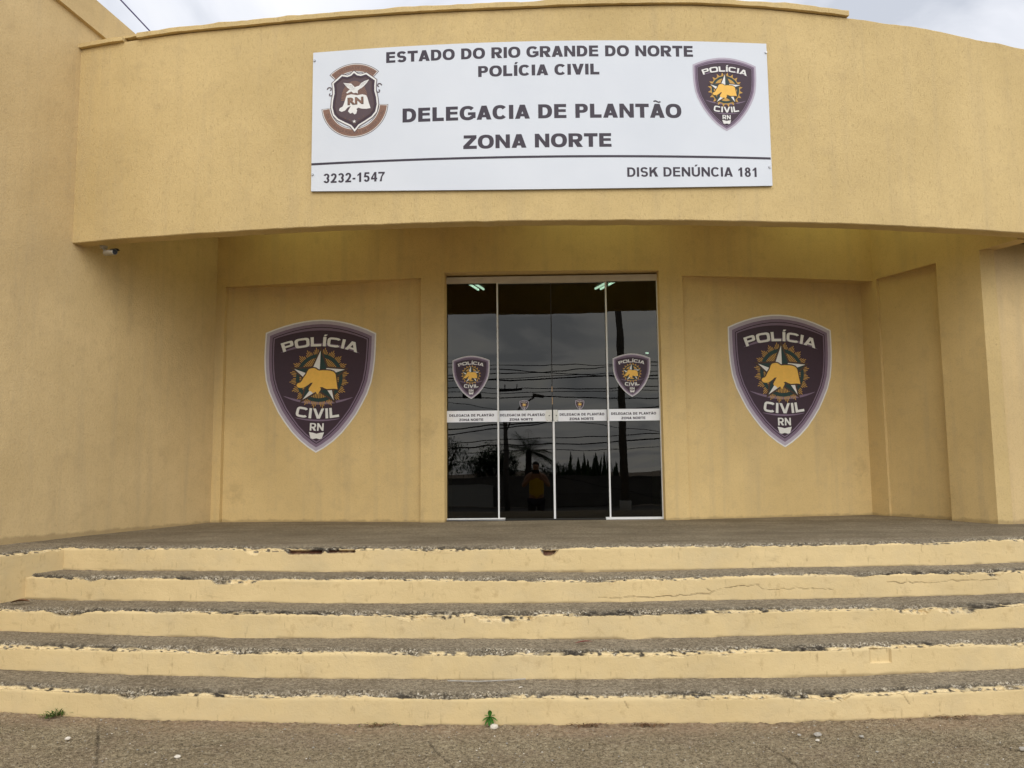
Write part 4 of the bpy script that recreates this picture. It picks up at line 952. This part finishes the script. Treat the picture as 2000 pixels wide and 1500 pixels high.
wear = np.stack([np.clip(cr_ + .45 * gut * sstep(.4, .6, vnoise(X * 40, Y * 60, 3)), 0, 1), dirt, 0 * X, 0 * X], -1)
struct(grid_mesh("pavement", X, Y, Z, M['pave'], None, {'wear': wear}, False))
o = struct(MB().add([(-40, -9.0, -.02), (40, -9.0, -.02), (40, 6.5, -.02), (-40, 6.5, -.02)], [(0, 1, 2, 3)]).build("forecourt", M['pave']))
struct(MB().add([(-60, -15.6, -.06), (60, -15.6, -.06), (60, -9.0, -.06), (-60, -9.0, -.06)], [(0, 1, 2, 3)]).build("road", M['road']))
struct(MB().add([(-900, -900, -.10), (900, -900, -.10), (900, 900, -.10), (-900, 900, -.10)], [(0, 1, 2, 3)]).build("ground", M['soil']))

# ------------------------------------------------------------------ small things
def leaf_verts(base, d, length, width, up, n=5, droop=0.25, fold=0.12):
    """curved leaf blade as a quad strip; returns verts, faces"""
    d = Vector(d).normalized(); side_ = d.cross(Vector((0, 0, 1)));
    if side_.length < .05: side_ = Vector((1, 0, 0))
    side_.normalize(); vs = []
    for k in range(n + 1):
        t = k / n; wd = width * math.sin(math.pi * min(1, (t * .92 + .06))) ** .8
        p = Vector(base) + d * length * t + Vector((0, 0, 1)) * (up * t - droop * t * t) * length
        vs += [p - side_ * wd / 2 + Vector((0, 0, fold * wd)), p, p + side_ * wd / 2 + Vector((0, 0, fold * wd))]
    fs = []
    for k in range(n):
        for j in (0, 1): fs.append((k * 3 + j, k * 3 + j + 1, (k + 1) * 3 + j + 1, (k + 1) * 3 + j))
    return vs, fs
def front_y(x): return SCN[1] - math.sqrt(STEP_R[0] ** 2 - (x - SCN[0]) ** 2)
# green seedling at the foot of the steps
x0 = -.135; y0 = front_y(x0) - .02
t = empty("seedling", (x0, y0, 0)); tag(t, "small green seedling with pointed leaves growing at the foot of the steps", "plant")
B = MB(); B.tube([(x0, y0, -.005), (x0 + .004, y0 - .004, .03), (x0, y0 - .006, .058)], [.0022, .002, .0016], 6); B.build("stem", M['leafyellow'], t)
for i, (a, el, ln) in enumerate(((90, 80, .05), (-165, 25, .045), (-15, 25, .045), (-130, -25, .046), (-60, -30, .046), (-95, -45, .04), (150, 45, .035), (30, 45, .035))):
    dx, dz = math.cos(R_(a)) * 1.0, math.sin(R_(a))
    B = MB(); B.add(*leaf_verts((x0, y0 - .006, .05), (math.cos(R_(a)), -.35, math.sin(R_(a))), ln, .022, 0.1)); B.build("leaf", M['leaf'], t)
# feathery tuft further left
x0 = -2.58; y0 = front_y(x0) - .012
B = MB(); rnd = random.Random(3)
for i in range(70):
    a = rnd.uniform(0, math.pi * 2); el = rnd.uniform(.1, 1.3); p = (x0 + rnd.gauss(0, .028), y0 + rnd.uniform(-.03, .005), rnd.uniform(0, .02))
    B.add(*leaf_verts(p, (math.cos(a) * math.cos(el), -abs(math.sin(a)) * math.cos(el) * .7, math.sin(el)), rnd.uniform(.02, .05), rnd.uniform(.006, .012), .1, 3))
tag(B.build("weed_tuft", M['leafyellow']), "feathery green weed tuft against the lowest riser at the left", "plant")
# dry grass in the joint
dry = [(-.72, 55, 'with a few green blades beside the seedling'), (.37, 60, 'in the joint right of the white stone'), (.70, 60, 'rightmost of the pair near the middle'), (2.35, 50, 'at the right end of the lowest step')]
for x0, n, lab in dry:
    B = MB(); y0 = front_y(x0) - .02; rnd = random.Random(int(x0 * 100) + 500)
    for i in range(n):
        a = rnd.uniform(0, 6.28); el = rnd.uniform(.0, .9); p = (x0 + rnd.gauss(0, .055), y0 + rnd.uniform(-.022, .006), rnd.uniform(.006, .014))
        B.add(*leaf_verts(p, (math.cos(a) * math.cos(el), -abs(math.sin(a)) * math.cos(el), math.sin(el) * .6), rnd.uniform(.02, .05), rnd.uniform(.004, .008), .12, 2, .3), 1 if (x0 < 0 and i % 4 == 0) else 0)
    tag(B.build("dry_tuft", [M['dry'], M['leafyellow']]), "brown dry grass " + lab, "dry grass", "dry grass at the foot of the steps")
def stone(name, c, r, mat, seed, flat=.6):
    bm = bmesh.new(); bmesh.ops.create_icosphere(bm, subdivisions=2, radius=1)
    for v in bm.verts:
        n_ = .72 + .55 * float(vnoise(v.co.x * 1.6 + seed, v.co.y * 1.6 + 3, v.co.z * 1.6)); v.co = Vector((v.co.x * r * n_, v.co.y * r * n_, v.co.z * r * n_ * flat)) + Vector(c)
    me = bpy.data.meshes.new(name); bm.to_mesh(me); bm.free(); me.materials.append(mat); o_ = bpy.data.objects.new(name, me); COL.objects.link(o_); return o_
tag(stone("stone", (-.112, 4.535, .010), .022, M['stonewhite'], 1), "white stone lying on the pavement just below the green seedling", "stone")
for i, (x, y, r, mt, lab) in enumerate(((-1.62, 4.13, .016, 'stonewhite', "pale pebble at the front left of the pavement"), (1.53, 4.36, .020, 'stonegrey', "largest grey pebble in the cluster on the right pavement"), (1.50, 4.28, .011, 'stonewhite', "small pale pebble in front of the grey cluster"),
                                       (1.74, 4.33, .012, 'stonegrey', "grey pebble right of the pebble cluster"), (1.44, 4.37, .010, 'stonegrey', "grey pebble at the left of the pebble cluster"), (2.42, 4.12, .017, 'stonegrey', "lone grey pebble at the far right of the pavement"),
                                       (-2.30, 4.42, .016, 'stonewhite', "flat pale chip below the feathery weed tuft"))):
    tag(stone("stone", (x, y, r * .45), r, M[mt], 10 + i, .5), lab, "stone")
# grit scattered over pavement and treads
B = MB(); rnd = random.Random(11)
ico = bmesh.new(); bmesh.ops.create_icosphere(ico, subdivisions=1, radius=1); iv = [v.co.copy() for v in ico.verts]; iff = [tuple(v.index for v in f.verts) for f in ico.faces]; ico.free()
for i in range(420):
    x = rnd.uniform(-3.4, 3.4); y = rnd.uniform(3.6, 1.0) * 0 + rnd.uniform(3.7, front_y(x) - .02); r = rnd.uniform(.0022, .0048) * (1.5 if rnd.random() < .08 else 1)
    z = .002
    B.add([(x + v.x * r * rnd.uniform(.7, 1.3), y + v.y * r, z + v.z * r * .7) for v in iv], iff, 0 if rnd.random() < .22 else 1)
struct(B.build("grit", [M['stonewhite'], M['stonegrey']]), 'stuff')
# dead leaves on the treads
def dead_leaf(x, k, ln, wd, ang, mat, lab, dy=.14):
    y = SCN[1] - math.sqrt((STEP_R[k] - dy) ** 2 - (x - SCN[0]) ** 2); B = MB()
    B.add(*leaf_verts((x, y, STEP_Z[k + 1] + .008), (math.cos(ang), math.sin(ang), .1), ln, wd, .1, 6, .15, .25)); tag(B.build("dead_leaf", mat), lab, "leaf")
dead_leaf(.36, 1, .11, .02, .15, M['redleaf'], "reddish dead leaf lying on the second step from the bottom", .16)
dead_leaf(-3.43, 2, .12, .06, .1, M['deadleaf'], "curled brown dead leaf at the left end of the third step", .10)
dead_leaf(.02, 0, .03, .016, .5, M['stonewhite'], "small pale leaf scrap on the lowest step", .10)
# twig on lowest tread
B = MB(); yk = SCN[1] - math.sqrt((STEP_R[0] - .24) ** 2 - .5); B.tube([(-.38, yk, .175), (-.2, yk - .012, .172), (-.02, yk - .004, .176), (.06, yk + .01, .178)], .004, 6)
tag(B.build("twig", M['stonegrey']), "thin pale twig lying along the back of the lowest tread", "twig")

# ------------------------------------------------------------------ security camera under the canopy
t = empty("security_camera", (-3.47, 7.03, 3.27)); tag(t, "small pale bullet security camera fixed under the left end of the canopy", "camera")
B = MB(); B.tube([(-3.58, 7.12, 3.352), (-3.58, 7.12, 3.330)], [.035, .03], 14); B.tube([(-3.58, 7.12, 3.335), (-3.555, 7.09, 3.30), (-3.52, 7.06, 3.28)], .012, 8); B.build("mount", M['camgrey'], t)
a_, b_ = Vector((-3.55, 7.09, 3.282)), Vector((-3.405, 6.965, 3.258)); dv_ = (b_ - a_).normalized()
B = MB(); B.tube([a_, a_ + dv_ * .01, b_ - dv_ * .01, b_], [.020, .025, .026, .026], 16); B.build("housing", M['camgrey'], t, True)
B = MB(); B.tube([b_ + dv_ * .001, b_ + dv_ * .004], [.021, .019], 16); B.build("lens", M['black'], t)
B = MB(); up_ = Vector((0, 0, 1)); sd_ = dv_.cross(up_).normalized(); n = 7; vs = []
for s_ in (0.0, 1.0):
    for k in range(n):
        an = -1.1 + 2.2 * k / (n - 1); vs.append(b_ + dv_ * (-.05 + .085 * s_) + sd_ * math.sin(an) * .0305 + up_ * math.cos(an) * .0305)
B.add(vs, [(k, k + 1, n + k + 1, n + k) for k in range(n - 1)]); B.build("hood", M['black'], t)
# cable tied to the top of the canopy
t = empty("service_cable", (-3.116, 6.93, 5.185)); tag(t, "thin violet cable running up and out of sight from the canopy top", "cable")
B = MB(); p0 = Vector((-3.116, 6.93, 5.19)); p1 = Vector((-5.45, -9.5, 6.74)); B.tube([p0.lerp(p1, k / 12) + Vector((0, 0, -.25 * 4 * (k / 12) * (1 - k / 12) * (k / 12))) for k in range(13)], .006, 6); B.build("wire", M['cable'], t)
B = MB(); B.tube([(-3.116, 6.94, 5.16), (-3.116, 6.93, 5.195), (-3.095, 6.93, 5.23)], .006, 6); B.build("hook", M['cable'], t)

# ------------------------------------------------------------------ ceiling lamps inside
for i, (xa, ya, xb, yb, zz, lab) in enumerate(((-.50, 9.70, -.375, 10.12, 3.60, "twin fluorescent lamp glowing behind the top of the leftmost glass panel"), (1.21, 9.75, 1.085, 10.15, 3.60, "twin fluorescent lamp glowing behind the top of the right glass panels"), (2.60, 15.9, 2.84, 16.06, 3.60, "single fluorescent lamp glowing deep inside behind the right glass panel"))):
    t = empty("ceiling_lamp", ((xa + xb) / 2, (ya + yb) / 2, zz)); tag(t, lab, "lamp", "fluorescent lamps inside the lobby")
    dx, dy = xb - xa, yb - ya; L_ = math.hypot(dx, dy); px_, py_ = -dy / L_ * .035, dx / L_ * .035
    B = MB(); B.prism([(xa + px_ * 1.6, ya + py_ * 1.6), (xa - px_ * 1.6, ya - py_ * 1.6), (xb - px_ * 1.6, yb - py_ * 1.6), (xb + px_ * 1.6, yb + py_ * 1.6)], zz + .028, zz + .078); B.build("lamp_body", M['interior'], t)
    for sg in ((1, -1) if i < 2 else (0,)):
        B = MB(); B.tube([(xa + sg * px_, ya + sg * py_, zz), (xb + sg * px_, yb + sg * py_, zz)], .014, 10); B.build("tube", M['tube'], t)

# ------------------------------------------------------------------ street behind the camera (seen in the glass)
def pole(x, y, r0, r1, h, lean, lab, base=True):
    t = empty("utility_pole", (x, y, -.05)); tag(t, lab, "utility pole", "utility poles across the street")
    B = MB(); B.tube([(x, y, -.05), (x + lean * .35, y, h * .5), (x + lean, y, h)], [r0, (r0 + r1) / 2, r1], 14); B.build("shaft", M['pole'], t, True)
    if base: B = MB(); B.tube([(x, y, -.04), (x, y, .42)], [r0 * 1.3, r0 * 1.25], 14); B.build("painted_base", M['polebase'], t, True)
    if base: B = MB(); B.box((x + lean, y, h - .5), (1.8, .1, .12)); B.build("crossarm", M['bark'], t)
    return t
pole(2.49, -8.75, .13, .09, 9.0, -.14, "thick utility pole with a whitewashed foot reflected in the rightmost glass panel")
pole(-1.40, -13.0, .11, .08, 3.2, -.03, "thinner utility pole reflected beside the left mullion", False)
W = [(4.87, 4.73, .012), (4.80, 4.30, .015), (4.46, 4.87, .017), (4.40, 4.42, .022), (4.29, 4.56, .012), (4.07, 4.05, .015), (3.96, 3.94, .012), (3.80, 3.72, .020), (3.59, 2.53, .010), (2.73, 3.30, .024), (2.30, 2.55, .015), (2.10, 2.38, .022), (2.53, 3.4, .020), (1.8, .45, .010), (1.95, 2.1, .012)]
for i, (za, zb_, r) in enumerate(W):
    B = MB(); yw = -9.9 - (i % 4) * .13; pts_ = []
    for k in range(25):
        x = -13 + k * 26 / 24; z = za + (zb_ - za) * (x + 3.2) / 7.05; z = max(.3, min(7, z)); sag = .10 * (((x - .3) / 13) ** 2 - .1)
        pts_.append((x, yw - .04 * x, z + sag + .03 * math.sin(x * .9 + i * 2)))
    B.tube(pts_, r, 6)
    tag(B.build("overhead_wire", M['wireblack']), "dark overhead wire strung along the street, seen reflected in the glass doors", "wire", "overhead wires reflected in the doors")
for x, z, lab in ((-2.35, 3.80, "black cable box reflected below the leftmost shield sticker"), (-1.05, 4.02, "slim black cable box reflected right of the left mullion")):
    t = empty("cable_box", (x, -9.95, z)); tag(t, lab, "cable box"); B = MB(); B.box((x, -9.95, z), (.62 if z < 4 else .75, .12, .16 if z < 4 else .08)); B.build("case", M['black'], t)
    
    for hx_ in (.2, -.2): B = MB(); B.tube([(x + hx_, -9.95, z + .03), (x + hx_, -9.95, z + .2)], .015, 8); B.build("hanger", M['black'], t)
t = empty("street_lamp", (-1.38, -12.85, 3.0)); tag(t, "curved street lamp arm reflected beside the small left sticker", "street lamp")
B = MB(); B.tube([(-1.40, -12.9, 2.7), (-1.15, -12.3, 3.2), (-.75, -11.4, 3.62), (-.35, -10.8, 3.80)], .03, 8); B.build("arm", M['pole'], t)
B = MB(); B.box((-.17, -10.6, 3.84), (.42, .16, .09), 0, Matrix.Rotation(.2, 3, 'Y')); B.build("lamp_head", M['pole'], t)
# wall and its whitewashed stretch
t = MB().box((-5, -16.3, .52), (22, .2, 1.14)).box((-5, -16.3, 1.10), (22, .26, .05)).build("street_wall", M['streetwall']); tag(t, "low rendered boundary wall across the street reflected in the left panels", "wall")
t = MB().box((-3.2, -15.95, .36), (2.1, .16, .80)).box((-3.2, -15.95, .78), (2.16, .2, .04)).build("white_wall", M['polebase']); tag(t, "short whitewashed wall stub in front of the boundary wall", "wall")
# trees
def foliage(B, c, rx, ry, rz, n, seed, size=.22, mi=0):
    rnd = random.Random(seed)
    lumps = [(rnd.uniform(-.6, .6) * rx, rnd.uniform(-.6, .6) * ry, rnd.uniform(-.5, .6) * rz, rnd.uniform(.35, .6)) for _ in range(9)]
    for i in range(n):
        l = rnd.choice(lumps); u_ = Vector((rnd.gauss(0, 1), rnd.gauss(0, 1), rnd.gauss(0, 1))).normalized() * l[3] * rnd.uniform(.55, 1.05)
        p = Vector((c[0] + l[0] + u_.x * rx, c[1] + l[1] + u_.y * ry, c[2] + l[2] + u_.z * rz))
        d = (Vector((rnd.gauss(0, 1), rnd.gauss(0, 1), rnd.gauss(0, .7) + .3))).normalized()
        B.add(*leaf_verts(p, d, size * rnd.uniform(.6, 1.3), size * .42, .1, 2, .3), mi)
def tree(x, y, h, rx, lab, seed):
    t = empty("leafy_tree", (x, y, -.1)); tag(t, lab, "tree", "trees across the street")
    B = MB(); B.tube([(x, y, -.1), (x + .06, y, h * .3), (x - .04, y + .1, h * .6)], [.14, .1, .05], 8)
    for a in (0.5, 2.6, 4.4): B.tube([(x + .03, y, h * .35), (x + math.cos(a) * rx * .5, y + math.sin(a) * .5, h * .7)], [.06, .02], 6)
    B.build("trunk", M['bark'], t); B = MB(); foliage(B, (x, y, h * .58), rx, 1.0, h * .42, 6000, seed, .13); B.build("crown", M['treeleaf'], t)
tree(-4.3, -17.4, 3.3, 1.35, "dark bushy tree reflected in the leftmost glass panel", 1); tree(-2.3, -17.9, 2.7, 1.2, "lower leafy tree reflected between the left panels", 2); tree(-6.9, -17.6, 3.9, 1.6, "tall leafy tree beyond the left edge of the reflection", 4)
t = empty("palm_tree", (-.75, -17.2, -.1)); tag(t, "short palm with drooping fronds reflected in the left sliding door", "palm")
B = MB(); B.tube([(-.75, -17.2, -.1), (-.78, -17.2, 1.1), (-.72, -17.2, 2.1)], [.16, .13, .12], 10); B.build("trunk", M['bark'], t)
rnd = random.Random(5)
for i in range(22):
    a = i * 2.4; el = rnd.uniform(.0, 1.2); ln = rnd.uniform(1.0, 1.5); d = Vector((math.cos(a) * math.cos(el), math.sin(a) * math.cos(el), math.sin(el))); B = MB(); base = Vector((-.72, -17.2, 2.1)); sdv = d.cross(Vector((0, 0, 1))).normalized()
    spine = [base + d * ln * q + Vector((0, 0, -.55 * q * q * ln * math.cos(el))) for q in np.linspace(0, 1, 9)]
    B.tube(spine, [.015 * (1 - .8 * q) for q in np.linspace(0, 1, 9)], 5)
    for q in range(26):
        f_ = .12 + .86 * q / 25; k = min(7, int(f_ * 8)); p = spine[k].lerp(spine[k + 1], f_ * 8 - k); ll = .34 * math.sin(math.pi * min(1, f_ * .9 + .1)) + .06
        for sg in (-1, 1): B.add(*leaf_verts(p, d * .6 + sdv * sg + Vector((0, 0, -.3)), ll, .028, 0, 2, .3))
    B.build("frond", M['treeleaf'], t)
t = empty("banana_clump", (1.75, -17.1, -.1)); tag(t, "clump of tall upright pointed leaves reflected in the right sliding door", "plant")
rnd = random.Random(9)
for i in range(46):
    x = 1.75 + rnd.uniform(-1.35, 1.35); y = -17.1 + rnd.uniform(-.5, .5); h = rnd.uniform(1.5, 2.5) * (1 - .12 * abs(x - 1.75)); B = MB(); B.add(*leaf_verts((x, y, -.1), (rnd.uniform(-.16, .16), rnd.uniform(-.1, .1), 1), h, rnd.uniform(.16, .28), 0, 7, .0)); B.build("blade", M['treeleaf'], t)
B = MB(); foliage(B, (1.0, -17.6, .7), 2.6, .8, .9, 4000, 21, .15); tag(B.build("hedge", M['treeleaf']), "dark low hedge behind the upright leaves across the street", "hedge")
t = empty("far_house", (9, -60, -.1)); tag(t, "small distant house reflected low in the rightmost glass panel", "house")
MB().box((8.1, -60.5, -.75), (1.9, 3, 1.5)).build("wall", M['farwall'], t); MB().box((8.1, -60.5, .05), (2.1, 3.2, .12)).build("roof", M['farwall'], t)
t = MB().tube([(3.75, -9.6, -.05), (3.75, -9.6, .72)], [.07, .065], 10).build("bollard", M['polebase']); tag(t, "short pale post beside the thick pole, reflected in the rightmost panel", "post")

# ------------------------------------------------------------------ the photographer, reflected in the left sliding door
def skin_obj(name, verts, edges, radii, mat, parent=None, levels=1):
    me = bpy.data.meshes.new(name); me.from_pydata(verts, edges, []); o_ = bpy.data.objects.new(name, me); COL.objects.link(o_)
    sm = o_.modifiers.new("skin", 'SKIN'); sm.use_smooth_shade = True; me.skin_vertices.new(name="") if not me.skin_vertices else None
    for i, r in enumerate(radii): me.skin_vertices[0].data[i].radius = (r, r) if not isinstance(r, tuple) else r
    me.skin_vertices[0].data[0].use_root = True
    ss_ = o_.modifiers.new("sub", 'SUBSURF'); ss_.levels = levels; ss_.render_levels = levels
    m2 = bpy.data.meshes.new_from_object(o_.evaluated_get(bpy.context.evaluated_depsgraph_get())); bpy.data.objects.remove(o_); bpy.data.meshes.remove(me)
    m2.name = name; m2.materials.clear(); m2.materials.append(mat); o2 = bpy.data.objects.new(name, m2); COL.objects.link(o2)
    if parent is not None: o2.parent = parent
    return o2
px0, py0 = 0.0, -0.40
V = [(0, 0, .80), (0, 0, .98), (0, .01, 1.16), (0, .01, 1.26), (0, .03, 1.345), (0, .05, 1.42), (0, .06, 1.49)]
Ed = [(0, 1), (1, 2), (2, 3), (3, 4), (4, 5), (5, 6)]; Rd = [(.15, .11), (.125, .095), (.15, .10), (.10, .07), (.05, .05), (.075, .088), (.07, .08)]
for sg in (-1, 1):
    i = len(V); V += [(sg * .165, 0, 1.235), (sg * .275, .06, 1.02), (sg * .085, .24, 1.225), (sg * .07, .285, 1.27)]; Ed += [(3, i), (i, i + 1), (i + 1, i + 2), (i + 2, i + 3)]; Rd += [.055, .04, .027, .03]
    for f_ in range(4):
        j = len(V); V += [(sg * (.065 - .004 * f_), .315 - .006 * f_, 1.30 + .004 * f_), (sg * (.05 - .005 * f_), .345, 1.315 - .012 * f_)]; Ed += [(i + 3, j), (j, j + 1)]; Rd += [.009, .008]
    j = len(V); V += [(sg * .055, .30, 1.262), (sg * .035, .335, 1.268)]; Ed += [(i + 3, j), (j, j + 1)]; Rd += [.011, .009]
    i = len(V); V += [(sg * .09, 0, .74), (sg * .10, .01, .42), (sg * .105, -.02, .09), (sg * .11, .11, .035)]; Ed += [(0, i), (i, i + 1), (i + 1, i + 2), (i + 2, i + 3)]; Rd += [.085, .058, .042, .035]
person = skin_obj("person", [(x + px0, y + py0, z) for x, y, z in V], Ed, Rd, M['skin'])
tag(person, "person in a yellow top raising a phone with both hands, reflected in the glass", "person")
TV = [(0, 0, .74), (0, 0, .98), (0, .01, 1.15), (0, .01, 1.25)]; TE = [(0, 1), (1, 2), (2, 3)]; TR = [(.185, .135), (.15, .115), (.175, .12), (.12, .085)]
skin_obj("shirt", [(x + px0, y + py0, z) for x, y, z in TV], TE, TR, M['yellowcloth'], person)
TV = [(0, 0, .80)]; TE = []; TR = [(.155, .12)]
for sg in (-1, 1): i = len(TV); TV += [(sg * .09, 0, .72), (sg * .10, .01, .42), (sg * .105, -.02, .10)]; TE += [(0, i), (i, i + 1), (i + 1, i + 2)]; TR += [.10, .075, .065]
skin_obj("trousers", [(x + px0, y + py0, z) for x, y, z in TV], TE, TR, M['trousers'], person)
skin_obj("hair", [(px0, py0 + .005, 1.38), (px0, py0 + .0, 1.47), (px0, py0 + .05, 1.545)], [(0, 1), (1, 2)], [(.075, .05), (.09, .075), (.072, .075)], M['hair'], person)
skin_obj("nose", [(px0, py0 + .135, 1.45), (px0, py0 + .150, 1.425)], [(0, 1)], [.009, .013], M['skin'], person)
B = MB(); B.box((0.0, -.045, 1.315), (.145, .008, .075)); tag(B.build("phone", M['black']), "dark phone held up sideways by the person in yellow", "phone")
